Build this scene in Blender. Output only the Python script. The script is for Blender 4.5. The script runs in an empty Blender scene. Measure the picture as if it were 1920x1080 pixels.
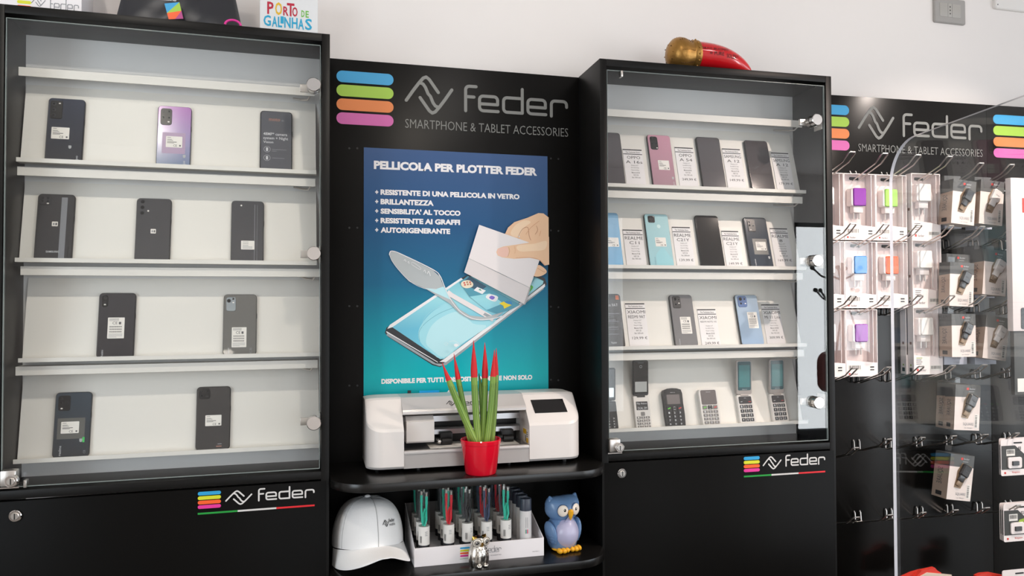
import bpy, bmesh, math, random
from mathutils import Matrix, Vector, Euler
random.seed(7)
PI = math.pi
C = bpy.context.scene.collection
SC = bpy.context.scene

# ------------------------------------------------------------------ measured camera and wall units
F, CX, CY = 1440.0, 960.0, 540.0
PITCH, ROLL, ZC = math.radians(1.23478), math.radians(-0.191097), 1.45
YAW = math.radians(15.02972)                    # camera turned right of the wall normal
TH = {'L': 16.22643, 'B': 15.02972, 'R': 13.835, 'P': 12.60816}
DIST = {'L': 1.86, 'B': 2.0433, 'R': 1.88446, 'P': 2.085}
RZ = Matrix.Rotation(-YAW, 3, 'Z')
_f = Vector((0, math.cos(PITCH), math.sin(PITCH))); _u = Vector((0, -math.sin(PITCH), math.cos(PITCH))); _r = Vector((1, 0, 0))
cr, sr = math.cos(ROLL), math.sin(ROLL)
FWD = RZ @ _f; RT = RZ @ (cr * _r + sr * _u); UP = RZ @ (-sr * _r + cr * _u)
CAM = Vector((0, 0, ZC))
UM = {}; UYAW = {}
for k in TH:
    a = math.radians(TH[k]) - YAW
    n = Vector((-math.sin(a), math.cos(a), 0)) * DIST[k]
    UM[k] = Matrix.Translation(n) @ Matrix.Rotation(a, 4, 'Z'); UYAW[k] = a
def ray(px, py): return FWD + RT * ((px - CX) / F) - UP * ((py - CY) / F)
def at(u, px, py, w=0.0):
    """point of the photo on the plane lying w behind the front plane of unit u -> (s along the unit, height)"""
    Mi = UM[u].inverted(); o = Mi @ CAM; d = Mi.to_3x3() @ ray(px, py)
    t = (w - o.y) / d.y; p = o + d * t
    return p.x, p.z
def at_z(u, px, py, z):
    Mi = UM[u].inverted(); o = Mi @ CAM; d = Mi.to_3x3() @ ray(px, py)
    t = (z - o.z) / d.z; p = o + d * t
    return p.x, p.y
def at_tilt(u, px, py, wb, zb, T, off):
    """same for a plane leaning back by T through (wb, zb), off in front of it -> (s, distance up the plane)"""
    Mi = UM[u].inverted(); o = Mi @ CAM; d = Mi.to_3x3() @ ray(px, py)
    n = Vector((0, -math.cos(T), math.sin(T))); p0 = Vector((0, wb, zb)) + n * off
    t = (p0 - o).dot(n) / d.dot(n); p = o + d * t
    return p.x, (p.y - wb) * math.sin(T) + (p.z - zb) * math.cos(T)

cam = bpy.data.cameras.new('camera'); cam.sensor_width = 36; cam.lens = F / 1920 * 36; cam.clip_start = 0.02
co = bpy.data.objects.new('camera', cam); C.objects.link(co)
m3 = Matrix((RT, UP, -FWD)).transposed()
co.matrix_world = Matrix.Translation(CAM) @ m3.to_4x4(); SC.camera = co

# ------------------------------------------------------------------ world, lights, exposure
def lin(c): return tuple(((x / 255) / 12.92 if x / 255 <= .04045 else ((x / 255 + .055) / 1.055) ** 2.4) for x in c)
W = bpy.data.worlds.new('world'); SC.world = W; W.use_nodes = True
bg = W.node_tree.nodes['Background']; bg.inputs[0].default_value = (.80, .90, 1, 1); bg.inputs[1].default_value = .8
def area(name, loc, rot, sx, sy, power, col):
    l = bpy.data.lights.new(name, 'AREA'); l.shape = 'RECTANGLE'; l.size = sx; l.size_y = sy; l.energy = power; l.color = col
    o = bpy.data.objects.new(name, l); o.location = loc; o.rotation_euler = rot; C.objects.link(o); return o
XR, YF, XL, YB, ZT = 5.7, -3.4, -2.3, 2.085, 2.8
area('shop_window_daylight', (XR - .03, -1.45, 1.35), (0, PI / 2, 0), 2.3, 3.5, 78, (.86, .93, 1))
area('front_window_daylight', (1.8, YF + .03, 1.35), (PI / 2, 0, 0), 2.0, 1.9, 34, (.88, .94, 1))
area('door_daylight', (5.07, YF + .03, 1.2), (PI / 2, 0, 0), .7, 2.1, 48, (.93, .97, 1))
area('added_side_fill', (XL + .03, -.4, 1.5), (0, -PI / 2, 0), 1.5, 1.6, 40, (.84, .93, 1))  # added ambient fill from the left, set at an invented window
def spot(name, loc, aim, power, col, ang, blend, r):
    l = bpy.data.lights.new(name, 'SPOT'); l.energy = power; l.color = col; l.spot_size = math.radians(ang); l.spot_blend = blend; l.shadow_soft_size = r
    o = bpy.data.objects.new(name, l); o.location = loc; o.rotation_euler = (Vector(aim) - Vector(loc)).to_track_quat('-Z', 'Y').to_euler(); C.objects.link(o)
LAMPS = [((-.50, 1.15, 2.42), (-.45, 1.9, .95), 14, (1, .92, .80)), ((.30, 1.15, 2.42), (.02, 1.9, .95), 13.5, (1, .90, .78)), ((1.80, 1.15, 2.42), (1.0, 1.9, 1.0), 53, (1, .82, .72)), ((2.30, 1.15, 2.76), (1.86, 2.0, .95), 125, (1, .88, .80))]
for (p, q, e, c), an in zip(LAMPS, (105, 105, 84, 70)): spot('spotlight_beam', p, q, e, c, an, 1, .015)
for x, e in ((-.55, 12), (.55, 14), (1.6, 9)): spot('added_wall_fill_beam', (x, .95, 2.68), (x, 2.08, 2.46), e, (1, .94, .88), 75, 1, .04)  # added fill beams that brighten the upper wall, no real fixtures
DOWN = [(-.42, -2.2, ZT - .02), (1.08, -1.0, ZT - .02), (2.6, -1.2, ZT - .02)]
for p in DOWN: spot('downlight_beam', p, (p[0], p[1], 0), 58, (1, .90, .80), 150, .6, .05)
vs = SC.view_settings; SC.display_settings.display_device = 'sRGB'
vs.view_transform = 'Standard'; vs.look = 'None'; vs.gamma = 1; vs.use_curve_mapping = False; vs.exposure = 0.05
cy = SC.cycles
try:
    cy.max_bounces = 10; cy.transparent_max_bounces = 32; cy.glossy_bounces = 5; cy.diffuse_bounces = 5; cy.use_denoising = True
    cy.caustics_reflective = False; cy.caustics_refractive = False; cy.sample_clamp_indirect = 6
except Exception: pass

# ------------------------------------------------------------------ materials
MATS = {}
def mat(name, col, rough=.5, metal=0., spec=.5, emit=0., noise=0., coat=0., nscale=60, bump=0.):
    if name in MATS: return MATS[name]
    m = bpy.data.materials.new(name); m.use_nodes = True; nt = m.node_tree; b = nt.nodes['Principled BSDF']
    c = lin(col); b.inputs['Base Color'].default_value = (*c, 1); b.inputs['Roughness'].default_value = rough
    b.inputs['Metallic'].default_value = metal; b.inputs['Specular IOR Level'].default_value = spec
    b.inputs['Coat Weight'].default_value = coat
    if emit: b.inputs['Emission Color'].default_value = (*c, 1); b.inputs['Emission Strength'].default_value = emit
    if noise or bump:
        tc = nt.nodes.new('ShaderNodeTexCoord'); nz = nt.nodes.new('ShaderNodeTexNoise'); nz.inputs['Scale'].default_value = nscale
        nz.inputs['Detail'].default_value = 3
        nt.links.new(tc.outputs['Object'], nz.inputs['Vector'])
        if noise:
            mx = nt.nodes.new('ShaderNodeMix'); mx.data_type = 'RGBA'
            mx.inputs[6].default_value = (*[x * (1 - noise) for x in c], 1); mx.inputs[7].default_value = (*[min(1, x * (1 + noise)) for x in c], 1)
            nt.links.new(nz.outputs['Fac'], mx.inputs[0]); nt.links.new(mx.outputs[2], b.inputs['Base Color'])
        if bump:
            bp = nt.nodes.new('ShaderNodeBump'); bp.inputs['Strength'].default_value = bump; bp.inputs['Distance'].default_value = .002
            nt.links.new(nz.outputs['Fac'], bp.inputs['Height']); nt.links.new(bp.outputs['Normal'], b.inputs['Normal'])
    MATS[name] = m; return m
def ramp_mat(name, stops, axis='Z', rough=.4, metal=0., spec=.5, coat=0.):
    """colour printed or coated in a gradient along one object axis: stops = [(coordinate, rgb)]"""
    if name in MATS: return MATS[name]
    m = mat(name, stops[0][1], rough, metal, spec, coat=coat); nt = m.node_tree; b = nt.nodes['Principled BSDF']
    tc = nt.nodes.new('ShaderNodeTexCoord'); sp = nt.nodes.new('ShaderNodeSeparateXYZ'); mr = nt.nodes.new('ShaderNodeMapRange'); cr_ = nt.nodes.new('ShaderNodeValToRGB')
    a, z = stops[0][0], stops[-1][0]
    mr.inputs[1].default_value = a; mr.inputs[2].default_value = z
    nt.links.new(tc.outputs['Object'], sp.inputs[0]); nt.links.new(sp.outputs[axis], mr.inputs[0]); nt.links.new(mr.outputs[0], cr_.inputs[0])
    el = cr_.color_ramp.elements
    while len(el) < len(stops): el.new(.5)
    for e, (p, c) in zip(el, stops): e.position = (p - a) / (z - a); e.color = (*lin(c), 1)
    nt.links.new(cr_.outputs[0], b.inputs['Base Color']); return m
def glass(name, tint=(1, 1, 1), ior=1.45, rough=0.0):
    if name in MATS: return MATS[name]
    m = bpy.data.materials.new(name); m.use_nodes = True; nt = m.node_tree; nt.nodes.clear()
    o = nt.nodes.new('ShaderNodeOutputMaterial'); t = nt.nodes.new('ShaderNodeBsdfTransparent'); g = nt.nodes.new('ShaderNodeBsdfGlossy')
    f = nt.nodes.new('ShaderNodeFresnel'); x = nt.nodes.new('ShaderNodeMixShader')
    t.inputs[0].default_value = (*tint, 1); g.inputs['Roughness'].default_value = rough; 
    ge = nt.nodes.new('ShaderNodeNewGeometry'); mr = nt.nodes.new('ShaderNodeMapRange')          # same reflectance for a pane's back face
    mr.inputs[3].default_value = ior; mr.inputs[4].default_value = 1 / ior
    nt.links.new(ge.outputs['Backfacing'], mr.inputs[0]); nt.links.new(mr.outputs[0], f.inputs[0])
    nt.links.new(f.outputs[0], x.inputs[0]); nt.links.new(t.outputs[0], x.inputs[1]); nt.links.new(g.outputs[0], x.inputs[2]); nt.links.new(x.outputs[0], o.inputs[0])
    MATS[name] = m; return m
BLK = mat('black_laminate', (16, 15, 14), .42, spec=.2, noise=.25, nscale=300, bump=.04)
BLKG = mat('black_gloss_panel', (13, 12, 11), .38, spec=.06, noise=.2, nscale=250, bump=.03)
BLKP = mat('black_wall_panel', (13, 12, 11), .2, spec=.24, noise=.2, nscale=250)
SHB = mat('black_shelf_laminate', (17, 16, 15), .27, spec=.5, noise=.2, nscale=250, bump=.02)
WALLP = mat('white_wall_paint', (238, 232, 228), .85, noise=.02, nscale=3)
SHELF = mat('white_shelf_acrylic', (232, 229, 223), .5)
BACKP = mat('white_back_panel', (226, 226, 226), .5)
GLS = glass('clear_glass', (.985, .989, .986))
GEDGE = mat('glass_edge', (128, 138, 136), .25, spec=.5)
CHROME = mat('chrome', (225, 222, 220), .12, 1)
STEEL = mat('satin_steel', (205, 200, 195), .32, 1)
DSTEEL = mat('dark_slot', (14, 13, 12), .5)
WHT = mat('white_plastic', (236, 232, 228), .35)
PAPER = mat('white_paper', (238, 235, 236), .7)
LBL = mat('white_label', (240, 236, 230), .6)
INK = mat('black_ink', (28, 27, 28), .6)
GINK = mat('grey_ink', (96, 94, 96), .6)
DINK = mat('dark_ink', (52, 50, 52), .6)
LOGOG = mat('grey_vinyl', (128, 128, 124), .45)
LOGOW = mat('pale_grey_vinyl', (214, 212, 210), .4)
SBL = mat('blue_vinyl', (42, 158, 212), .45); SGR = mat('green_vinyl', (160, 200, 62), .45)
SOR = mat('orange_vinyl', (226, 128, 62), .45); SPK = mat('pink_vinyl', (208, 96, 168), .45); SYE = mat('yellow_vinyl', (214, 216, 40), .45)
SOR2 = mat('bright_orange_vinyl', (246, 96, 36), .45); SPK2 = mat('magenta_vinyl', (226, 50, 150), .45)
FGR = mat('flag_green', (24, 152, 56), .5); FRE = mat('flag_red', (222, 32, 42), .5)
GLB = mat('black_glass', (16, 15, 16), .06, coat=.3)
RIM = mat('phone_rim_black', (20, 20, 22), .25)
LENS = mat('lens_glass', (12, 12, 14), .08)
LRING = mat('lens_ring', (70, 72, 76), .3, .6)

# ------------------------------------------------------------------ mesh helper
_tc = {}
def text_geo(body, bold=0.0, res=3):
    k = (body, bold, res)
    if k not in _tc:
        c = bpy.data.curves.new('t', 'FONT'); c.body = body; c.resolution_u = res; c.offset = bold; c.fill_mode = 'FRONT'
        o = bpy.data.objects.new('t', c); C.objects.link(o)
        bpy.context.view_layer.update()
        me = bpy.data.meshes.new_from_object(o.evaluated_get(bpy.context.evaluated_depsgraph_get()))
        vs_ = [tuple(v.co) for v in me.vertices]; fs = [tuple(p.vertices) for p in me.polygons]
        bpy.data.objects.remove(o); bpy.data.curves.remove(c); bpy.data.meshes.remove(me)
        _tc[k] = (vs_, fs)
    return _tc[k]
class MB:
    """collects shapes, all in the frame of the thing; build() links them as ONE mesh object.  x = right, y = away from viewer, z = up"""
    def __init__(s, o=(0, 0, 0)): s.v = []; s.f = []; s.mi = []; s.mats = []; s.o = Vector(o); s.sm = []
    def _m(s, m):
        if m not in s.mats: s.mats.append(m)
        return s.mats.index(m)
    def add(s, vs, fs, m, smooth=False, M=None):
        b = len(s.v); i = s._m(m)
        for p in vs:
            p = Vector(p)
            if M is not None: p = M @ p
            s.v.append(p - s.o)
        for f in fs: s.f.append([b + k for k in f]); s.mi.append(i); s.sm.append(smooth)
        return s
    def box(s, x0, x1, y0, y1, z0, z1, m, M=None, bevel=0):
        if bevel:
            bm = bmesh.new(); bmesh.ops.create_cube(bm, size=1)
            for v in bm.verts: v.co = Vector(((x0 + x1) / 2 + v.co.x * (x1 - x0), (y0 + y1) / 2 + v.co.y * (y1 - y0), (z0 + z1) / 2 + v.co.z * (z1 - z0)))
            bmesh.ops.bevel(bm, geom=bm.edges[:], offset=bevel, segments=2, affect='EDGES', profile=.5)
            return s.bm(bm, m, M)
        v = [(x0, y0, z0), (x1, y0, z0), (x1, y1, z0), (x0, y1, z0), (x0, y0, z1), (x1, y0, z1), (x1, y1, z1), (x0, y1, z1)]
        return s.add(v, [(0, 3, 2, 1), (4, 5, 6, 7), (0, 1, 5, 4), (1, 2, 6, 5), (2, 3, 7, 6), (3, 0, 4, 7)], m, M=M)
    def bm(s, bm, m, M=None, smooth=True):
        bm.verts.ensure_lookup_table(); bm.verts.index_update()
        s.add([v.co.copy() for v in bm.verts], [[v.index for v in f.verts] for f in bm.faces], m, smooth, M); bm.free(); return s
    def quad(s, x0, x1, z0, z1, y, m, M=None): return s.add([(x0, y, z0), (x1, y, z0), (x1, y, z1), (x0, y, z1)], [(0, 1, 2, 3)], m, M=M)
    def poly(s, pts, y, m, M=None):
        a = sum(pts[i - 1][0] * pts[i][1] - pts[i][0] * pts[i - 1][1] for i in range(len(pts)))
        if a < 0: pts = pts[::-1]
        return s.add([(p[0], y, p[1]) for p in pts], [tuple(range(len(pts)))], m, M=M)
    def prism(s, pts, y0, y1, m, M=None, smooth=False):
        """outline in x-z pushed from y0 (front) to y1"""
        a = sum(pts[i - 1][0] * pts[i][1] - pts[i][0] * pts[i - 1][1] for i in range(len(pts)))
        if a < 0: pts = pts[::-1]
        n = len(pts)
        v = [(p[0], y0, p[1]) for p in pts] + [(p[0], y1, p[1]) for p in pts]
        f = [tuple(range(n)), tuple(range(2 * n - 1, n - 1, -1))] + [(i, i + n, (i + 1) % n + n, (i + 1) % n) for i in range(n)]
        return s.add(v, f, m, smooth, M)
    def xprism(s, pts, x0, x1, m, M=None):
        """outline in y-z pushed from x0 to x1"""
        a = sum(pts[i - 1][0] * pts[i][1] - pts[i][0] * pts[i - 1][1] for i in range(len(pts)))
        if a > 0: pts = pts[::-1]
        n = len(pts)
        v = [(x0, p[0], p[1]) for p in pts] + [(x1, p[0], p[1]) for p in pts]
        f = [tuple(range(n)), tuple(range(2 * n - 1, n - 1, -1))] + [(i, i + n, (i + 1) % n + n, (i + 1) % n) for i in range(n)]
        return s.add(v, f, m, M=M)
    def zprism(s, pts, z0, z1, m, M=None, smooth=False):
        a = sum(pts[i - 1][0] * pts[i][1] - pts[i][0] * pts[i - 1][1] for i in range(len(pts)))
        if a > 0: pts = pts[::-1]
        n = len(pts)
        v = [(p[0], p[1], z0) for p in pts] + [(p[0], p[1], z1) for p in pts]
        f = [tuple(range(n)), tuple(range(2 * n - 1, n - 1, -1))] + [(i, i + n, (i + 1) % n + n, (i + 1) % n) for i in range(n)]
        return s.add(v, f, m, smooth, M)
    def rrect(s, x0, x1, z0, z1, r, y0, y1, m, M=None, n=5, cham=0, smooth=False):
        """rounded rectangle pushed in depth, optional front chamfer"""
        def ring(d, y): return [(px, y, pz) for px, pz in rr(x0 + d, x1 - d, z0 + d, z1 - d, max(r - d, .0002), n)]
        rings = [ring(cham, y0), ring(0, y0 + cham), ring(0, y1)] if cham else [ring(0, y0), ring(0, y1)]
        k = len(rings[0]); v = [p for q in rings for p in q]; f = [tuple(range(k))]
        for j in range(len(rings) - 1): f += [(j * k + i, (j + 1) * k + i, (j + 1) * k + (i + 1) % k, j * k + (i + 1) % k) for i in range(k)]
        f.append(tuple(range(len(v) - 1, len(v) - k - 1, -1)))
        return s.add(v, f, m, smooth, M)
    def lathe(s, prof, m, n=24, M=None, smooth=True):
        """prof = [(radius, z)] turned about z"""
        v = []; f = []
        for r, z in prof: v += [(r * math.cos(2 * PI * i / n), r * math.sin(2 * PI * i / n), z) for i in range(n)]
        for j in range(len(prof) - 1): f += [(j * n + i, j * n + (i + 1) % n, (j + 1) * n + (i + 1) % n, (j + 1) * n + i) for i in range(n)]
        if prof[0][0] > 1e-6: f.append(tuple(range(n - 1, -1, -1)))
        if prof[-1][0] > 1e-6: f.append(tuple(range((len(prof) - 1) * n, len(prof) * n)))
        return s.add(v, f, m, smooth, M)
    def disc(s, cx, cz, r, y0, y1, m, n=24, cham=0):
        """short round cap facing the viewer"""
        M = Matrix.Translation((cx, y0, cz)) @ Matrix.Rotation(-PI / 2, 4, 'X')
        h = y1 - y0
        return s.lathe([(r - cham, 0), (r, cham), (r, h)] if cham else [(r, 0), (r, h)], m, n, M, smooth=True)
    def ball(s, c, rx, ry, rz, m, n=20, k=14, M=None):
        v = []; f = []
        for j in range(k + 1):
            t = PI * j / k
            v += [(c[0] + rx * math.sin(t) * math.cos(2 * PI * i / n), c[1] + ry * math.sin(t) * math.sin(2 * PI * i / n), c[2] - rz * math.cos(t)) for i in range(n)]
        for j in range(k): f += [(j * n + i, j * n + (i + 1) % n, (j + 1) * n + (i + 1) % n, (j + 1) * n + i) for i in range(n)]
        return s.add(v, f, m, True, M)
    def tube(s, pts, r, m, n=8, closed=False, M=None, caps=True):
        pts = [Vector(p) for p in pts]; k = len(pts); v = []; f = []
        rs = r if isinstance(r, (list, tuple)) else [r] * k
        ref = None
        for i, p in enumerate(pts):
            a = pts[i - 1] if (i or closed) else p; b = pts[(i + 1) % k] if (i < k - 1 or closed) else p
            t = (b - a).normalized()
            if ref is None: ref = t.orthogonal().normalized()
            ref = (ref - t * ref.dot(t))
            ref = ref.normalized() if ref.length > 1e-6 else t.orthogonal().normalized()
            q = t.cross(ref)
            v += [p + (ref * math.cos(2 * PI * j / n) + q * math.sin(2 * PI * j / n)) * rs[i] for j in range(n)]
        for i in range(k if closed else k - 1):
            j0, j1 = i * n, ((i + 1) % k) * n
            f += [(j0 + j, j0 + (j + 1) % n, j1 + (j + 1) % n, j1 + j) for j in range(n)]
        if caps and not closed: f += [tuple(range(n - 1, -1, -1)), tuple(range((k - 1) * n, k * n))]
        return s.add(v, f, m, True, M)
    def stroke(s, pts, w, y, m, M=None, closed=False):
        """flat round-ended ribbon in x-z facing the viewer"""
        ps = pts + [pts[0]] if closed else pts
        for (ax, az), (bx, bz) in zip(ps[:-1], ps[1:]):
            L = math.hypot(bx - ax, bz - az)
            if L < 1e-7: continue
            nx, nz = -(bz - az) / L * w / 2, (bx - ax) / L * w / 2
            y -= 1.5e-5
            s.poly([(ax + nx, az + nz), (ax - nx, az - nz), (bx - nx, bz - nz), (bx + nx, bz + nz)], y, m, M)
        for x, z in pts:
            y -= 1.5e-5; s.poly([(x + w / 2 * math.cos(2 * PI * i / 10), z + w / 2 * math.sin(2 * PI * i / 10)) for i in range(10)], y, m, M)
        return s
    def text(s, body, x0, x1, z0, z1, y, m, bold=0., M=None, res=2, vertical=0, hold=False):
        """lettering stretched into the rectangle; vertical=1 reads upward, -1 downward"""
        vs_, fs = text_geo(body, bold, res)
        if not vs_: return s
        ax = min(v[0] for v in vs_); bx = max(v[0] for v in vs_); az = min(v[1] for v in vs_); bz = max(v[1] for v in vs_)
        out = []
        for v in vs_:
            p, q = (v[0] - ax) / (bx - ax), (v[1] - az) / (bz - az)
            if vertical == 1: p, q = 1 - q, p
            elif vertical == -1: p, q = q, 1 - p
            out.append((x0 + p * (x1 - x0), y, z0 + q * (z1 - z0)))
        fs2 = fs if not vertical else fs
        return s.add(out, fs2, m, M=M)
    def build(s, name, parent=None, sharp=35, kind=None):
        me = bpy.data.meshes.new(name); me.from_pydata([tuple(v) for v in s.v], [], s.f)
        for m in s.mats: me.materials.append(m)
        me.polygons.foreach_set('material_index', s.mi); me.polygons.foreach_set('use_smooth', s.sm); me.update()
        if any(s.sm): me.set_sharp_from_angle(angle=math.radians(sharp))
        o = bpy.data.objects.new(name, me); C.objects.link(o)
        if parent is not None: o.parent = parent
        if kind: o['kind'] = kind
        return o
def rr(x0, x1, z0, z1, r, n=5):
    out = []
    for cx, cz, a in ((x1 - r, z0 + r, -PI / 2), (x1 - r, z1 - r, 0), (x0 + r, z1 - r, PI / 2), (x0 + r, z0 + r, PI)):
        out += [(cx + r * math.cos(a + PI / 2 * i / n), cz + r * math.sin(a + PI / 2 * i / n)) for i in range(n + 1)]
    return out
def tag(o, label, cat, group=None):
    o['label'] = label; o['category'] = cat
    if group: o['group'] = group
    return o
def thing(name, label, cat, u=None, base=(0, 0, 0), tilt=0., roll=0., yaw=0., group=None):
    o = bpy.data.objects.new(name, None); C.objects.link(o); o.empty_display_size = .05
    o.rotation_mode = 'XYZ'
    M = (UM[u] if u else Matrix.Identity(4)) @ Matrix.Translation(base) @ Matrix.Rotation(yaw, 4, 'Z') @ Matrix.Rotation(-tilt, 4, 'X') @ Matrix.Rotation(roll, 4, 'Y')
    o.matrix_world = M
    return tag(o, label, cat, group)
def place(o, u, base=(0, 0, 0), tilt=0., roll=0., yaw=0.):
    o.matrix_world = (UM[u] if u else Matrix.Identity(4)) @ Matrix.Translation(base) @ Matrix.Rotation(yaw, 4, 'Z') @ Matrix.Rotation(-tilt, 4, 'X') @ Matrix.Rotation(roll, 4, 'Y')
    return o
def struct(o): o['kind'] = 'structure'; return o

# ------------------------------------------------------------------ the room
FLOORM = mat('dark_floor_tile', (120, 115, 110), .35, noise=.08, nscale=8)
def shell(name, *bx, m=WALLP):
    b = MB()
    for q in bx: b.box(*q, m)
    return struct(b.build(name))
shell('floor', (XL - .1, XR + .1, YF - .1, YB + .1, -.1, 0), m=FLOORM)
shell('ceiling', (XL - .1, XR + .1, YF - .1, YB + .1, ZT, ZT + .1))
shell('wall_back', (XL - .1, XR + .1, YB, YB + .1, 0, ZT))
shell('wall_left', (XL - .1, XL, YF, -1.2, 0, ZT), (XL - .1, XL, .4, YB, 0, ZT), (XL - .1, XL, -1.2, .4, 0, .75), (XL - .1, XL, -1.2, .4, 2.25, ZT))
shell('wall_front', (XL, .8, YF - .1, YF, 0, ZT), (.8, 2.8, YF - .1, YF, 0, .4), (.8, 2.8, YF - .1, YF, 2.3, ZT), (2.8, 4.72, YF - .1, YF, 0, ZT), (5.42, XR, YF - .1, YF, 0, ZT), (4.72, 5.42, YF - .1, YF, 2.3, ZT))
shell('wall_right', (XR, XR + .1, YF, -3.2, 0, ZT), (XR, XR + .1, .3, YB, 0, ZT), (XR, XR + .1, -3.2, .3, 2.5, ZT), (XR, XR + .1, -3.2, .3, 0, .2))
FRM = mat('dark_window_frame', (52, 54, 58), .4)
w1 = MB()
for y in (-3.2, -2.05, -.88, .26): w1.box(XR + .0, XR + .08, y, y + .05, .2, 2.5, FRM)
for z in (.2, 2.45): w1.box(XR, XR + .08, -3.2, .3, z, z + .05, FRM)
w1.box(XR + .03, XR + .04, -3.2, .3, .2, 2.5, GLS); struct(w1.build('window_1'))
w2 = MB()
for y in (-1.2, -.42, .35): w2.box(XL - .08, XL, y, y + .05, .75, 2.25, FRM)
for z in (.75, 2.2): w2.box(XL - .08, XL, -1.2, .4, z, z + .05, FRM)
w2.box(XL - .05, XL - .04, -1.2, .4, .75, 2.25, GLS); struct(w2.build('added_window_2'))  # unseen window, added to go with the left fill light

w3 = MB()
for x in (.8, 1.78, 2.75): w3.box(x, x + .05, YF - .08, YF, .4, 2.3, FRM)
for z in (.4, 2.25): w3.box(.8, 2.8, YF - .08, YF, z, z + .05, FRM)
w3.box(.8, 2.8, YF - .05, YF - .04, .4, 2.3, GLS); struct(w3.build('window_3'))
d1 = MB()
for x in (4.72, 5.37): d1.box(x, x + .05, YF - .08, YF - .02, 0, 2.3, FRM)
for z in (.0, 2.25): d1.box(4.72, 5.42, YF - .08, YF - .02, z, z + (.12 if z == 0 else .05), FRM)
d1.box(4.77, 5.37, YF - .055, YF - .045, .12, 2.25, GLS); struct(d1.build('door_1'))

# ------------------------------------------------------------------ brand mark: stripes, emblem, lettering
def feder_strokes():
    """letter paths, baseline 0, ascender 1"""
    def arc(cx, cz, r, a0, a1, n=4): return [(cx + r * math.cos(math.radians(a0 + (a1 - a0) * i / n)), cz + r * math.sin(math.radians(a0 + (a1 - a0) * i / n))) for i in range(n + 1)]
    P = []
    P.append([(.06, .02), (.06, .82)] + arc(.2, .82, .14, 180, 90) + [(.46, .96)]); P.append([(.06, .56), (.38, .56)])
    def e(x):
        return [(x + .78, .06), (x + .2, .06)] + arc(x + .2, .2, .14, 270, 180) + [(x + .06, .48)] + arc(x + .2, .48, .14, 180, 90) + [(x + .62, .62)] + arc(x + .62, .48, .14, 90, 0) + [(x + .76, .32), (x + .1, .32)]
    P.append(e(.53))
    P.append([(2.26, .98), (2.26, .06), (1.66, .06)] + arc(1.66, .2, .14, 270, 180) + [(1.52, .48)] + arc(1.66, .48, .14, 180, 90) + [(2.22, .62)])
    P.append(e(2.42))
    P.append([(3.42, .02), (3.42, .48)] + arc(3.56, .48, .14, 180, 90) + [(3.9, .62)] + arc(3.9, .48, .14, 90, 0) + [(4.04, .4)])
    return P
FS = feder_strokes()
EMB = [[(-.60, -.17), (-.42, .09), (-.27, .29), (-.16, .42), (-.08, .455), (0, .40), (.24, .08)], [(-.25, .30), (-.16, .27), (-.10, .19), (-.03, .03), (.03, -.03), (.10, -.19), (.16, -.27), (.25, -.30)],
       [(.60, .17), (.42, -.09), (.27, -.29), (.16, -.42), (.08, -.455), (0, -.40), (-.24, -.08)]]
def feder(b, x0, x1, z0, z1, y, m, w=.115):
    sx = (x1 - x0) / 4.1; sz = (z1 - z0)
    for p in FS: b.stroke([(x0 + x * sx, z0 + z * sz) for x, z in p], w * sz, y, m)
    return b
def emblem(b, cx, cz, h, y, m, w=.09, sx=1.):
    for p in EMB: b.stroke([(cx + x * h * sx, cz + z * h) for x, z in p], w * h, y, m)
    return b
def stripe(b, x0, x1, z0, z1, y0, y1, m): return b.rrect(x0, x1, z0, z1, (z1 - z0) / 2 * .98, y0, y1, m, n=6)

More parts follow.
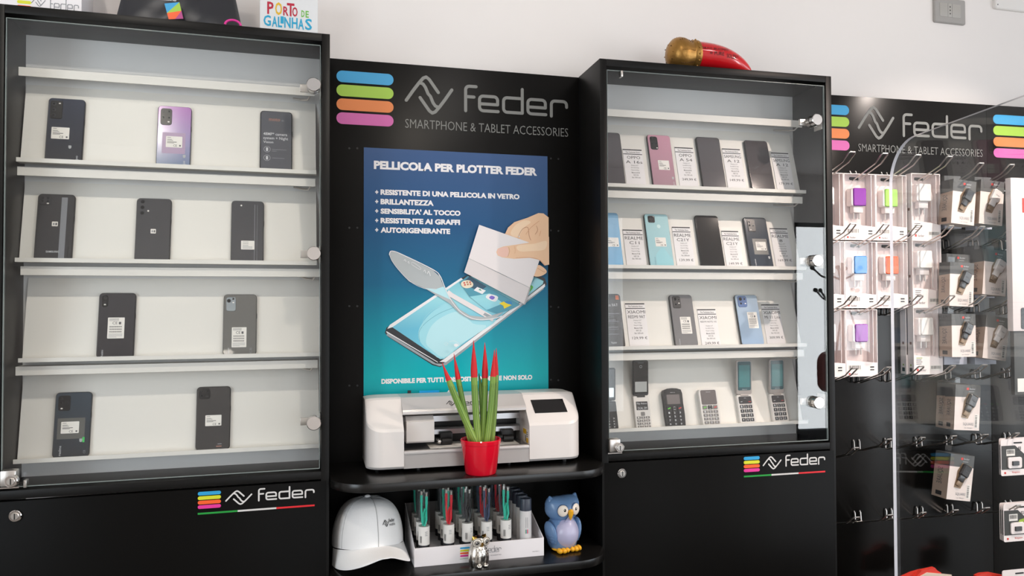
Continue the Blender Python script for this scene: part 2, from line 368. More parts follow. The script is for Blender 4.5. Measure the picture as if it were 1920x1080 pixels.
# ------------------------------------------------------------------ glass display cabinets
TOP, SLAB = 2.094, 1.0425
RAILS = [1.9665, 1.7425, 1.5195, 1.296]; LIPS = [1.7805, 1.5575, 1.3350, 1.1125]
GEO = {}
def cabinet(u, s0, s1, dep, wb, wr, wl, lean, rail_x, label, cat, hinge_px, lock_px, key_px, decal, tag_pin):
    t = thing('display_cabinet', label, cat, u, ((s0 + s1) / 2, 0, 0)); o = Vector(((s0 + s1) / 2, 0, 0)); k = .0185
    tilt = math.atan(lean / .186)
    GEO[u] = dict(wb=wb, wl=wl, T=tilt)
    MB(o).box(s0, s0 + k, 0, dep, 0, TOP, BLK, bevel=.0008).build('side_panel', t); MB(o).box(s1 - k, s1, 0, dep, 0, TOP, BLK, bevel=.0008).build('side_panel', t)
    MB(o).box(s0 + k, s1 - k, 0, dep, TOP - k, TOP, BLK, bevel=.0008).build('top_panel', t)
    MB(o).box(s0 + k, s1 - k, 0, dep, SLAB, SLAB + k, BLK, bevel=.0008).build('shelf_board', t)
    MB(o).box(s0 + k, s1 - k, wb, wb + .004, SLAB + k, TOP - k, BACKP).build('back_panel', t)
    MB(o).box(s0 + k, s1 - k, .04, .055, 0, .08, BLK).build('plinth', t)
    for i in range(4):
        zr, zl = RAILS[i], LIPS[i]; x0, x1 = rail_x[i]
        b = MB(o); b.xprism([(wr, zr), (wr, zr + .0195), (wb - .0005, zr + .0195), (wb - .0005, zr + .0175), (wr + .004, zr + .0175), (wr + .004, zr)], x0, x1, SHELF)
        b.tube([(x1 - .05, wb, zr + .004), (x1 - .03, wr + .030, zr - .004), (x1 - .016, wr + .015, zr - .006), (x1 - .010, wr + .004, zr + .003)], .0022, STEEL)
        b.build('shelf_rail', t)
        # leaning panel, ledge and lip as one bent sheet
        zb = zl - .0065; wp = wb - .001 - lean; th = .003
        zt = zb + .186
        prof = [(wb - .001, zt), (wp, zb), (wl + th, zb), (wl + th, zl), (wl, zl), (wl, zb - th), (wp + .001, zb - th), (wb + .0, zb - th + .012), (wb + .0, zt)]
        MB(o).xprism(prof, x0 + .001, x1 + .004, SHELF).build('phone_shelf', t)
        GEO[u][i] = dict(wp=wp, zb=zb)
    # glass door in the opening
    g0, g1, gz0, gz1 = s0 + k + .002, s1 - k - .003, SLAB + k + .006, TOP - k - .009
    b = MB(o); b.box(g0, g1, .003, .008, gz0, gz1, GLS)
    b.box(g0, g0 + .0012, .0025, .0085, gz0, gz1, GEDGE); b.box(g1 - .0012, g1, .0025, .0085, gz0, gz1, GEDGE); b.box(g0, g1, .0025, .0085, gz0, gz0 + .0014, GEDGE); b.box(g0, g1, .0025, .0085, gz1 - .0012, gz1, GEDGE)
    d = b.build('glass_door', t)
    for px, py in hinge_px:
        s, z = at(u, px, py, -.012)
        b = MB(o); b.disc(s, z, .0165, -.012, .003, CHROME, 28, .0015); b.disc(s, z, .0145, .009, .024, STEEL, 24)
        b.box(s - .012, s1 - k - .001, .020, .030, z - .008, z + .008, STEEL, bevel=.001); b.box(s1 - k - .004, s1 - k - .0005, .014, .050, z - .020, z + .020, STEEL, bevel=.001); b.box(s - .030, s + .006, .026, .034, z - .009, z + .009, STEEL, bevel=.001)
        b.build('hinge', d)
    s, z = at(u, *lock_px, -.014)
    b = MB(o); b.box(s - .018, s + .012, -.012, .012, z - .017, z + .017, STEEL, bevel=.003); b.disc(s + .006, z - .004, .0125, -.024, -.011, CHROME, 28, .0015); b.disc(s + .006, z - .004, .008, -.0255, -.0235, STEEL, 20, .001)
    b.box(s + .005, s + .007, -.0262, -.0255, z - .010, z + .002, DSTEEL); b.box(s - .022, s + .017, -.010, .010, z - .021, z - .018, CHROME); b.build('lock', d)
    s, z = at(u, *tag_pin, .004); MB(o).box(s - .003, s + .003, -.001, .016, z - .012, z + .004, STEEL, bevel=.001).build('door_catch', d)
    # lower door
    b = MB(o); b.box(s0 + k * .35, s1 - .006, -.0005, .016, .085, SLAB - .004, BLKG, bevel=.0008); dr = b.build('base_door', t)
    s, z = at(u, *key_px, -.004); b = MB(o); b.disc(s, z, .0125, -.005, 0, CHROME, 28, .0015); b.disc(s, z, .008, -.0075, -.0045, STEEL, 20, .001); b.box(s - .001, s + .001, -.0082, -.0075, z - .006, z + .006, DSTEEL); b.build('key_lock', dr)
    # logo on the lower door, read from four photo corners
    x0, x1, z0, z1 = decal; y = -.0012; h = z1 - z0; wd = x1 - x0
    b = MB(o)
    for q, m in enumerate((SBL, SYE, SOR2, SPK2)): stripe(b, x0, x0 + wd * .192, z1 - h * (.055 + .186 * q) - h * .15, z1 - h * (.055 + .186 * q), y, y + .0006, m)
    b.build('logo_stripes', dr)
    emblem(MB(o), x0 + wd * .342, z1 - h * .40, h * .62, y, LOGOW, .10, 1.0 * wd / h * .29).build('logo_emblem', dr)
    feder(MB(o), x0 + wd * .505, x0 + wd, z1 - h * .60, z1 - h * .08, y, LOGOW, .13).build('logo_lettering', dr)
    b = MB(o)
    for q, m in enumerate((FGR, LOGOW, FRE)): b.quad(x0 + wd * q / 3 * .995, x0 + wd * (q + 1) / 3, z0, z0 + h * .075, y, m)
    b.build('flag_line', dr)
    return t
LK = (-.6011, .0928); RK = (.7026, 1.398)
dx0, dz1 = at('L', 371, 920, 0); dx1, _ = at('L', 590, 920, 0); dz0 = at('L', 371, 965, 0)[1]
cabinet('L', *LK, .172, .14, .088, .075, .037, [(-.5818, .0605), (-.5822, .0625), (-.5738, .0735), (-.5815, .0692)],
        'tall black cabinet with glass door at left, ten phones widely spaced on its shelves', 'cabinet',
        [(588, 158), (588.5, 475), (588.5, 794)], (17, 898), (28, 968), (dx0, dx1, dz0, dz1), (48, 903))
dx0, dz1 = at('R', 1394, 854.5, 0); dx1, _ = at('R', 1546.5, 854, 0); dz0 = at('R', 1394, 895, 0)[1]
cabinet('R', *RK, .172, .158, .088, .078, .052, [(.7245, 1.3635), (.7245, 1.3620), (.7245, 1.3600), (.7245, 1.3615)],
        'tall black cabinet with glass door in the middle, phones and price tags on its shelves', 'cabinet',
        [(1533, 224), (1534, 488.5), (1536.5, 755.5)], (1156, 836), (1166.5, 888), (dx0, dx1, dz0, dz1), (1165, 136))

# ------------------------------------------------------------------ black display stand between the cabinets
def sign(b_parent, o, u, y, x_of, ztop, k=1.):
    """stripes, emblem, lettering and tag line; x_of = left edge of the stripes"""
    cols = (SBL, SGR, SOR, SPK)
    for q, m in enumerate(cols):
        z1 = ztop - .0305 - .0366 * q
        stripe(MB(o), x_of, x_of + .148, z1 - .0305, z1, y, y + .0006, m).build('logo_stripe', b_parent)
    emblem(MB(o), x_of + .2435, ztop - .0795, .106, y, LOGOG, .082, .97).build('logo_emblem', b_parent)
    feder(MB(o), x_of + .339, x_of + .638, ztop - .117, ztop - .045, y, LOGOG, .12).build('logo_lettering', b_parent)
    MB(o).text('SMARTPHONE & TABLET ACCESSORIES', x_of + .179, x_of + .638, ztop - .1715, ztop - .1475, y, LOGOG, -.008).build('logo_tagline', b_parent)
st = thing('display_stand', 'black display stand with brand sign on top, printer poster and two rounded shelves', 'display stand', 'B', (.39, 0, 0)); o = Vector((.39, 0, 0))
b = MB(o); b.box(.010, .790, 0, .018, 0, TOP, mat('black_sign_panel', (15, 14, 13), .36, spec=.16, noise=.2, nscale=250, bump=.03), bevel=.0006); bp = b.build('back_panel', st)
for y in (278, 427, 574, 723):
    for x0, dy in ((655, 0), (670, 0), (1033, 0), (1047, 1)):
        yy = y + (({278: 19, 427: 5, 574: 1, 723: -11}[y] + dy) if x0 > 900 else 0)
        s, z = at('B', x0, yy, 0); MB(o).disc(s, z, .0028, -.0004, .0002, DSTEEL, 10).build('pin_hole', bp)
sign(st, o, 'B', -.0008, .076, TOP)
def round_shelf(z):
    x0, x1, f, r = .0555, .7400, -.268, .095; p = [(x0, 0), (x1, 0)]
    p += [(x1 - r + r * math.cos(-PI / 2 * i / 12), f + r + r * math.sin(-PI / 2 * i / 12)) for i in range(13)]
    p += [(x0 + r + r * math.cos(-PI / 2 - PI / 2 * i / 12), f + r + r * math.sin(-PI / 2 - PI / 2 * i / 12)) for i in range(13)]
    bm = bmesh.new(); vs_ = [bm.verts.new((q[0], q[1], z)) for q in p]; fc = bm.faces.new(vs_)
    ex = bmesh.ops.extrude_face_region(bm, geom=[fc]); bmesh.ops.translate(bm, vec=(0, 0, -.0195), verts=[v for v in ex['geom'] if isinstance(v, bmesh.types.BMVert)])
    bmesh.ops.recalc_face_normals(bm, faces=bm.faces[:])
    ed = [e for e in bm.edges if abs(e.verts[0].co.z - e.verts[1].co.z) < 1e-6]
    bmesh.ops.bevel(bm, geom=ed, offset=.0012, segments=2, affect='EDGES', profile=.5)
    return MB(o).bm(bm, SHB).build('shelf', st, sharp=30)
ZS1, ZS2 = 1.043, .8255
round_shelf(ZS1); round_shelf(ZS2)

# ------------------------------------------------------------------ phones on the shelves
def finish(name, stops, rough=.12, coat=.6, metal=0.): return ramp_mat(name, stops, 'Z', rough, metal, .5, coat)
FIN = {
    'navy': finish('navy_back', [(0, (40, 40, 44)), (.16, (38, 46, 66))]),
    'violet': finish('violet_cyan_back', [(0, (96, 120, 150)), (.06, (138, 132, 176)), (.16, (176, 110, 184))], .2),
    'blackgrey': mat('black_mirror_back', (50, 48, 50), .22, coat=.1), 'dark': mat('charcoal_mirror_back', (62, 61, 64), .1, coat=.5),
    'slate': mat('slate_mirror_back', (66, 66, 70), .12, coat=.5), 'night': mat('night_back', (38, 36, 42), .12, coat=.5),
    'graphite': mat('graphite_back', (104, 103, 100), .22, coat=.4), 'petrol': finish('petrol_back', [(0, (40, 46, 52)), (.16, (50, 66, 80))]),
    'soot': mat('soot_back', (48, 47, 48), .14, coat=.5), 'rose': finish('rose_back', [(0, (170, 134, 146)), (.16, (206, 150, 170))], .22),
    'sky': finish('sky_blue_back', [(0, (104, 174, 220)), (.16, (132, 182, 218))], .25), 'aqua': finish('aqua_back', [(0, (160, 206, 216)), (.16, (172, 212, 218))], .2),
    'ink': finish('deep_navy_back', [(0, (36, 46, 62)), (.16, (44, 52, 62))]), 'steelgrey': mat('steel_grey_back', (122, 120, 122), .2, coat=.4),
    'iceblue': finish('ice_blue_back', [(0, (150, 176, 206)), (.16, (172, 190, 208))], .22),
}
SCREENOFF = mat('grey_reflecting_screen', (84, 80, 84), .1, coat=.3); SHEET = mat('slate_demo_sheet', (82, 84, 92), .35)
DSHEET = mat('dark_demo_sheet', (58, 54, 54), .4); BLKSCR = mat('black_screen', (24, 18, 17), .07)
SHIELD = mat('grey_sticker', (176, 178, 180), .5); COPPER = mat('copper_ink', (170, 120, 104), .5); PALEINK = mat('pale_ink', (206, 208, 212), .5)
MUTED = mat('muted_ink', (132, 134, 140), .5); XIO = mat('orange_badge', (236, 120, 60), .5); FILM = glass('clear_sticker_film', (.92, .92, .92)); GTAPE = mat('green_tape', (60, 190, 90), .5)
def sticker(t, x0, x1, z0, z1, y, kind):
    """regulatory label with its print; x grows right, z up"""
    b = MB(); b.rrect(x0, x1, z0, z1, .0012, y - .0003, y, LBL); w, h = x1 - x0, z1 - z0; yy = y - .0005
    X = lambda f: x0 + w * f
    Z = lambda f: z1 - h * f
    if kind == 'wide':
        for a, c, d in ((.08, .30, .10), (.08, .36, .27), (.08, .44, .36), (.08, .6, .50), (.08, .50, .60)): b.quad(X(a), X(c), Z(d) - h * .035, Z(d), yy, GINK)
        b.quad(X(.08), X(.66), Z(.5) - h * .05, Z(.5), yy, DINK); b.text('CE', X(.46), X(.68), Z(.94), Z(.74), yy, DINK)
        b.quad(X(.82), X(.92), Z(.90), Z(.76), yy, GINK)
    elif kind == 'tall':
        for d in (.05, .09, .14): b.quad(X(.08), X(.66), Z(d) - h * .016, Z(d), yy, GINK)
        b.text('CE', X(.28), X(.58), Z(.33), Z(.20), yy, DINK); b.quad(X(.66), X(.8), Z(.33), Z(.21), yy, GINK)
        for d in (.41, .53, .65):
            for i in range(22): b.quad(X(.10 + .035 * i), X(.10 + .035 * i + (.022 if i % 3 else .012)), Z(d + .065), Z(d), yy, GINK)
        for d in (.78, .83, .88, .93): b.quad(X(.07), X(.9 if d < .9 else .55), Z(d) - h * .014, Z(d), yy, MUTED)
    elif kind == 'small':
        b.quad(X(.2), X(.45), Z(.75), Z(.3), yy, MUTED); b.rrect(X(.58), X(.88), Z(.78), Z(.28), h * .06, yy - .0001, yy, GINK)
    elif kind == 'plain':
        for d in (.12, .32, .52, .68, .82): b.quad(X(.12), X(.55 if d < .6 else .85), Z(d) - h * .05, Z(d), yy, MUTED)
    return b.build('sticker', t)
def brand(t, body, x0, x1, z0, z1, y, m, vertical=0, bold=.0): return MB().text(body, x0, x1, z0, z1, y, m, bold, vertical=vertical).build('lettering', t)
PHONE_N = 0
def phone(u, row, tl, tr, bl, br, label, fin, cam_=None, stick=None, extras=(), screen=None, width=None, group=None, thick=.0085):
    g = GEO[u]; q = g[row]; T = g['T']
    A = lambda p: at_tilt(u, p[0], p[1], q['wp'], q['zb'], T, thick + .0005)
    rt_, rb_ = A(tr), A(br)
    if width: sc = rb_[0] - width / 2; w = width
    else:
        lb_, lt_ = A(bl), A(tl); w = ((rb_[0] - lb_[0]) + (rt_[0] - lt_[0])) / 2; sc = (rb_[0] + lb_[0] + rt_[0] + lt_[0]) / 4
    H = (rt_[1] + (A(tl)[1] if tl else rt_[1])) / 2
    base_v = .0009
    t = thing('smartphone', label, 'phone', u, (sc, q['wp'] - base_v * 0, q['zb'] + .0004), tilt=T, group=group)
    h = H; hw = w / 2; y0 = -thick
    body = MB(); body.rrect(-hw, hw, 0, h, .0085, y0 + .0005, -.0002, RIM, n=6, cham=.0016); body.build('phone_body', t)
    if screen:
        MB().rrect(-hw + .0022, hw - .0022, .002, h - .0022, .0068, y0 + .0002, y0 + .0008, screen, n=6).build('screen', t)
    else:
        MB().rrect(-hw + .0008, hw - .0008, .0008, h - .0008, .0078, y0 - .0001, y0 + .0012, fin, n=6, cham=.0010).build('back_cover', t)
    X = lambda f: -hw + f * w
    Z = lambda f: h * (1 - f)            # f counted from the top edge over the visible height
    yf = y0 - .0001 if not screen else y0 + .0002
    MB().rrect(hw - .0004, hw + .0007, h * .60, h * .68, .0003, y0 + .003, y0 + .0055, RIM).build('side_button', t)
    if cam_:
        x0, x1, z0, z1, r, lenses, m, flash = cam_
        cb = MB().rrect(X(x0), X(x1), Z(z1), Z(z0), r, yf - .0014, yf, m, n=5, cham=.0005).build('camera_bump', t)
        for lx, lz, lr in lenses:
            b = MB(); b.disc(X(lx), Z(lz), lr, yf - .0020, yf - .0013, LRING, 20, .0003); b.disc(X(lx), Z(lz), lr * .72, yf - .0023, yf - .0019, LENS, 18); b.build('camera_lens', cb)
        if flash: MB().rrect(X(flash[0]) - .0022, X(flash[0]) + .0022, Z(flash[1]) - .0014, Z(flash[1]) + .0014, .001, yf - .0017, yf - .0013, LBL).build('flash', cb)
    if stick:
        x0, x1, z0, z1, kind = stick; sticker(t, X(x0), X(x1), Z(z1), Z(z0), yf - .0001, kind)
    for e in extras:
        k = e[0]
        if k == 'txt': _, body_, x0, x1, z0, z1, m, v = e[:8]; brand(t, body_, X(x0), X(x1), Z(z1), Z(z0), yf - .0003, m, v, e[8] if len(e) > 8 else 0)
        elif k == 'shield': _, x, z = e; MB().poly([(X(x) - .003, Z(z) + .004), (X(x) + .003, Z(z) + .004), (X(x) + .003, Z(z) - .001), (X(x) + .0015, Z(z) - .0036), (X(x) - .0015, Z(z) - .0036), (X(x) - .003, Z(z) - .001)], yf - .0003, SHIELD).build('seal_sticker', t)
        elif k == 'film': _, x0, x1, z0, z1, m = e; MB().rrect(X(x0), X(x1), Z(z1), Z(z0), .001, yf - .00008, yf + .0002, m).build('label_film', t)
        elif k == 'disc': _, x, z, r, m = e; MB().disc(X(x), Z(z), r, yf - .0004, yf, m, 20).build('fingerprint_sensor', t)
        elif k == 'ring':
            _, x, z, r, m = e; MB().stroke([(X(x) + r * math.cos(2 * PI * i / 20), Z(z) + r * math.sin(2 * PI * i / 20)) for i in range(21)], .0006, yf - .0003, m).rrect(X(x) - r * .33, X(x) + r * .33, Z(z) - r * .6, Z(z) + r * .6, .0006, yf - .0003, yf, m).build('printed_symbol', t)
        elif k == 'bar': _, x0, x1, z0, z1, m = e; MB().rrect(X(x0), X(x1), Z(z1), Z(z0), .0005, yf - .0003, yf, m).build('printed_strip', t)
        elif k == 'facet': _, pts, m = e; MB().poly([(X(a), Z(c)) for a, c in pts], yf - .0002, m).build('back_facet', t)
    return t
CAMB = mat('camera_bump_black', (22, 22, 24), .3, spec=.3); CAMG = mat('camera_bump_grey', (70, 68, 68), .2)
CAMBL = mat('camera_bump_blue', (96, 120, 168), .2); CAMS = mat('camera_bump_silver', (176, 186, 192), .2, .7)
def tri(x, z0, dz, r=.0042): return [(x, z0 + dz * i, r) for i in range(3)]
quad4 = lambda x0, x1, z0, z1, r=.003: [(x0, z0, r), (x1, z0, r), (x0, z1, r), (x1, z1, r)]
phone('L', 0, (91, 182.5), (161, 187), (83, 292), (153, 295), 'dark navy phone with three stacked cameras, top shelf of left cabinet', FIN['navy'],
      (.07, .40, .05, .33, .004, tri(.17, .10, .09), CAMB, (.32, .09)), (.14, .62, .46, .64, 'wide'), [('shield', .66, .76), ('txt', 'oppo', .84, .91, .89, 1.02, PALEINK, 1)])
phone('L', 0, (297.5, 196.5), (360, 202), (291, 301), (356, 303.5), 'violet to turquoise phone with cream label, centre of left cabinet top shelf', FIN['violet'],
      (.09, .42, .05, .32, .006, quad4(.17, .34, .10, .20), CAMB, (.33, .27)), (.27, .75, .50, .68, 'wide'), [('film', .16, .84, .44, .78, mat('mauve_label_backing', (160, 134, 168), .35)), ('shield', .82, .82), ('txt', 'oppo', .80, .88, .89, 1.02, PALEINK, 1)])
phone('L', 0, (488, 206), (548, 211), (487, 310), (548, 312.5), 'slate phone with printed screen sheet, right end of left cabinet top shelf', None, None, None,
      [('txt', 'moto', .27, .62, .12, .17, COPPER, 0, .012), ('txt', 'e', .66, .74, .14, .17, MUTED, 0), ('txt', '48MP* camera', .10, .84, .36, .41, PALEINK, 0, .012), ('txt', 'system + Night', .10, .87, .43, .49, PALEINK, 0, .012), ('txt', 'Vision', .10, .41, .50, .54, PALEINK, 0, .012),
       ('ring', .22, .64, .0075, PALEINK), ('ring', .22, .78, .0075, PALEINK), ('bar', .37, .82, .635, .643, MUTED), ('bar', .37, .52, .662, .67, MUTED), ('bar', .37, .76, .775, .783, MUTED), ('disc', .31, .975, .0038, PALEINK), ('txt', 'motorola', .39, .72, .955, .995, PALEINK, 0)], screen=SHEET)
phone('L', 1, (72, 363), (142, 365), (62, 480.5), (134, 480.5), 'mirror black phone with film strip along its edge, left on second shelf of left cabinet', FIN['blackgrey'],
      (.05, .37, .04, .17, .005, quad4(.14, .28, .07, .12, .0034), FIN['blackgrey'], (.28, .15)), (.42, .58, .42, .49, 'small'),
      [('txt', 'SAMSUNG', .31, .66, .855, .885, PALEINK, 0, .02), ('bar', .64, .80, .05, 1., MUTED), ('bar', .87, .91, .78, .97, INK)])
phone('L', 1, (257, 370.5), (322, 373.5), (251, 483), (318, 484), 'charcoal mirror phone with tiny square label, centre of second shelf, left cabinet', FIN['dark'],
      None, (.43, .58, .49, .56, 'small'), [('disc', .17, .06, .0042, LENS), ('disc', .17, .15, .0042, LENS), ('disc', .17, .24, .0042, LENS), ('disc', .34, .205, .002, LBL)])
phone('L', 1, (434.5, 375), (495, 378.5), (432, 484.5), (494, 485.5), 'slate mirror phone with low white label, right on second shelf, left cabinet', FIN['slate'],
      None, (.31, .72, .65, .79, 'plain'), [('bar', .71, .725, .06, 1., MUTED), ('bar', .79, .80, .06, 1., MUTED), ('disc', .30, .08, .002, LBL)])
phone('L', 2, (187, 548.5), (256, 550), (179, 669), (249.5, 667.5), 'black phone with tall white label, left on third shelf of left cabinet', FIN['night'],
      (.09, .25, .04, .225, .0055, [(.17, .08, .004), (.17, .145, .003)], CAMB, (.17, .185)), (.27, .72, .385, .705, 'tall'), [('txt', 'Redmi', .125, .185, .88, .98, PALEINK, 1)])
phone('L', 2, (420, 551), (482, 553), (417, 663), (480, 663), 'grey phone with silver camera block, right on third shelf of left cabinet', FIN['graphite'],
      (.08, .37, .05, .28, .005, [(.16, .11, .0048), (.29, .08, .0026)], CAMS, (.29, .14)), (.26, .70, .545, .87, 'tall'), [('bar', .10, .36, .2, .28, CAMB), ('txt', 'Redmi', .135, .195, .88, .99, PALEINK, 1), ('txt', 'CE', .80, .86, .88, .97, MUTED, 1)])
phone('L', 3, (106, 736), (174, 735), (95, 862.5), (165, 859), 'petrol blue phone with framed label, left on bottom shelf of left cabinet', FIN['petrol'],
      (.09, .42, .05, .285, .005, [(.17, .10, .0032), (.17, .165, .0032), (.33, .165, .0032)], CAMB, (.19, .25)), (.20, .69, .455, .635, 'wide'),
      [('film', .10, .85, .40, .72, mat('grey_label_backing', (92, 92, 88), .4)), ('txt', 'realme', .17, .24, .82, .97, PALEINK, 1), ('txt', 'CE', .84, .90, .90, .95, MUTED, 1), ('shield', .76, .75), ('bar', .80, .86, .70, .78, GTAPE)])
phone('L', 3, (370, 725.5), (433.5, 724.5), (365, 847), (430, 844), 'dark grey phone with square camera, right on bottom shelf of left cabinet', FIN['soot'],
      (.06, .40, .03, .20, .008, quad4(.15, .30, .075, .14, .003), CAMB, (.30, .15)), (.27, .74, .455, .625, 'wide'), [('bar', .64, .76, .905, .918, MUTED), ('bar', .60, .76, .94, .955, COPPER)])
WP = .0755
phone('R', 0, None, (1162, 249), None, (1173, 337), 'dark grey phone cut by the frame, far left of right cabinet top shelf', None, screen=SCREENOFF, width=WP)
phone('R', 0, (1213, 251.5), (1256, 254.5), (1224, 339), (1268, 341), 'rose pink phone, second on right cabinet top shelf', FIN['rose'],
      (.10, .42, .04, .29, .006, quad4(.18, .34, .09, .18), CAMB, (.36, .26)), (.33, .80, .49, .67, 'wide'), [('shield', .88, .82), ('txt', 'oppo', .87, .94, .89, 1.02, PALEINK, 1)])
phone('R', 0, (1305, 255.5), (1349, 258.5), (1317, 343), (1362, 345), 'grey screened phone, third on right cabinet top shelf', None, screen=SCREENOFF)
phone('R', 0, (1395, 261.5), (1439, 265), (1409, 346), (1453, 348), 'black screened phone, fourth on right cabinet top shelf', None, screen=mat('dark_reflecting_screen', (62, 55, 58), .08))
phone('R', 1, None, (1159, 399), None, (1169.5, 493), 'bright blue phone cut by the frame, far left of right cabinet second shelf', FIN['sky'], None, (.40, .90, .47, .64, 'wide'), width=WP)
phone('R', 1, (1208, 400.5), (1252, 402), (1218, 493.5), (1264, 493.5), 'pale aqua phone with fingerprint spot, second shelf of right cabinet', FIN['aqua'],
      (.14, .42, .04, .17, .004, quad4(.21, .34, .075, .13, .003), CAMB, (.36, .06)), (.33, .78, .45, .62, 'wide'),
      [('disc', .55, .24, .0058, mat('pale_sensor', (196, 224, 226), .3)), ('facet', [(.28, .78), (.52, .65), (.66, .65), (.98, .88), (.98, .99), (.3, .99)], mat('aqua_facet', (158, 212, 222), .2)), ('txt', 'realme', .20, .25, .82, .98, mat('teal_ink', (92, 150, 168), .5), 1)])
phone('R', 1, (1303, 403), (1346, 404.5), (1315, 494.5), (1360, 495), 'black phone showing a dark screen, third on right cabinet second shelf', None, screen=BLKSCR)
phone('R', 1, (1394, 406.5), (1437, 408.5), (1407, 495.5), (1450, 496), 'deep navy phone with framed cream label, fourth on right cabinet second shelf', FIN['ink'],
      (.14, .46, .05, .29, .004, [(.22, .10, .003), (.22, .17, .003), (.37, .17, .003)], CAMB, (.24, .255)), (.36, .80, .49, .66, 'wide'),
      [('film', .24, .86, .43, .74, mat('grey_label_backing', (92, 92, 88), .4)), ('txt', 'realme', .19, .25, .83, .97, PALEINK, 1), ('shield', .85, .80)])
phone('R', 2, None, (1162.5, 551), None, (1173.5, 648.5), 'black phone with printed specification sheet, far left of right cabinet third shelf', None, None, None,
      [('txt', 'Redmi 9AT', .24, .86, .185, .24, PALEINK, 0), ('bar', .80, .93, .03, .11, XIO), ('bar', .36, .90, .37, .378, MUTED), ('bar', .36, .52, .40, .407, MUTED), ('bar', .34, .72, .49, .497, MUTED), ('bar', .34, .84, .515, .522, MUTED), ('bar', .32, .78, .62, .63, MUTED), ('bar', .32, .8, .66, .665, MUTED), ('bar', .30, .78, .75, .758, MUTED), ('txt', 'Redmi', .46, .66, .89, .93, PALEINK, 0)], screen=DSHEET, width=WP)
phone('R', 2, (1255, 552), (1297, 553.5), (1266, 646.5), (1310, 646.5), 'steel grey phone with tall label, middle of right cabinet third shelf', FIN['steelgrey'],
      (.11, .46, .03, .265, .005, [(.23, .09, .0058), (.38, .10, .0024), (.24, .19, .003)], CAMG, (.38, .17)), (.34, .80, .435, .76, 'tall'), [('txt', 'Redmi', .175, .225, .86, .97, PALEINK, 1)])
phone('R', 2, (1378, 552), (1419, 553.5), (1390, 644), (1434, 645), 'ice blue phone with tall label, right on right cabinet third shelf', FIN['iceblue'],
      (.10, .50, .03, .25, .006, [(.22, .09, .0056), (.40, .09, .0026), (.22, .18, .003)], CAMBL, (.42, .18)), (.43, .86, .35, .67, 'tall'))

# ------------------------------------------------------------------ price tags
TAGS = [
    (0, (1166, 279), (1200.5, 282), (1176, 338), 'OPPO', 'A 16s', ('Display 6,5"', 'Foto 13+2+2 Mpx', 'Foto fr 8 Mpx', 'Memoria 64 GB', 'RAM 4 GB', 'Batt. 5000 mAh'), None, 0),
    (0, (1264, 275.5), (1297, 278.5), (1275, 341), 'OPPO', 'A 54', ('Display 6,5"', 'Foto 48+8+2+2 Mpx', 'Foto fr 16 Mpx', 'Memoria 64 GB', 'RAM 4 GB', 'Batt. 5000 mAh'), '249,99 €', 1),
    (0, (1353, 278), (1385.5, 280.5), (1365, 345), 'SAMSUNG', 'A 12', ('Display 6,5"', 'Foto 48+5+2+2 Mpx', 'Foto fr 8 Mpx', 'Memoria 32 GB', 'RAM 4 GB', 'Batt. 5000 mAh'), '149,99 €', 0),
    (0, (1445, 285.5), (1476.5, 288), (1457, 349), 'SAMSUNG', 'A 12', ('Display 6,5"', 'Foto 48+5+2+2 Mpx', 'Foto fr 8 Mpx', 'Memoria 64 GB', 'RAM 4 GB', 'Batt. 5000 mAh'), '179,99 €', 0),
    (1, (1167, 430), (1202, 431), (1176, 494), 'REALME', 'C11', ('Display 6,5"', 'Foto 13+2 Mpx', 'Foto fr 5 Mpx', 'Memoria 32 GB', 'RAM 2 GB', 'Batt. 5000 mAh'), None, 0),
    (1, (1259, 425), (1291.5, 426.5), (1270, 494), 'REALME', 'C21Y', ('Display 6,5"', 'Foto 13+2+2 Mpx', 'Foto fr 5 Mpx', 'Memoria 32 GB', 'RAM 3 GB', 'Batt. 5000 mAh'), '139,99 €', 0),
    (1, (1352, 432.5), (1382.5, 433.5), (1363, 498), 'REALME', 'C21Y', ('Display 6,5"', 'Foto 13+2+2 Mpx', 'Foto fr 5 Mpx', 'Memoria 64 GB', 'RAM 4 GB', 'Batt. 5000 mAh'), '149,99 €', 0),
    (1, (1443, 427.5), (1474.5, 428.5), (1455, 496), 'REALME', '8', ('Display 6,4"', 'Foto 64+8+2+2 Mpx', 'Foto fr 16 Mpx', 'Memoria 64 GB', 'RAM 4 GB', 'Batt. 5000 mAh'), '169,99 €', 1),
    (2, (1171, 568.5), (1206, 568.5), (1182, 648), 'XIAOMI', 'REDMI 9AT', ('Display 6,53"', 'Foto 13 Mpx', 'Foto fr 5 Mpx', 'Memoria 32 GB', 'RAM 2 GB', 'Batt. 5000 mAh'), '129,99 €', 0),
    (2, (1307, 579.5), (1340, 580), (1317, 648), 'XIAOMI', 'REDMI NOTE 10S', ('Display 6,4"', 'Foto 64+8+2+2 Mpx', 'Foto fr 13 Mpx', 'Memoria 128 GB', 'RAM 6 GB', 'Batt. 5000 mAh'), '249,99 €', 0),
    (2, (1427, 570.5), (1459, 571), (1439, 645), 'XIAOMI', 'Mi 11 Lite', ('Display 6,55"', '64+8+5 Mpx', 'Foto fr 16 Mpx', 'Memoria 128 GB', 'RAM 6 GB', 'Batt. 4250 mAh'), '309,99 €', 1)]
WHERE = ['beside the cut off phone on top shelf', 'right of the rose pink phone', 'right of the grey screened phone on top shelf', 'right of the black screened phone on top shelf', 'right of the bright blue phone', 'right of the pale aqua phone', 'right of the black phone on second shelf', 'right of the deep navy phone', 'right of the specification sheet phone', 'right of the steel grey phone', 'right of the ice blue phone']
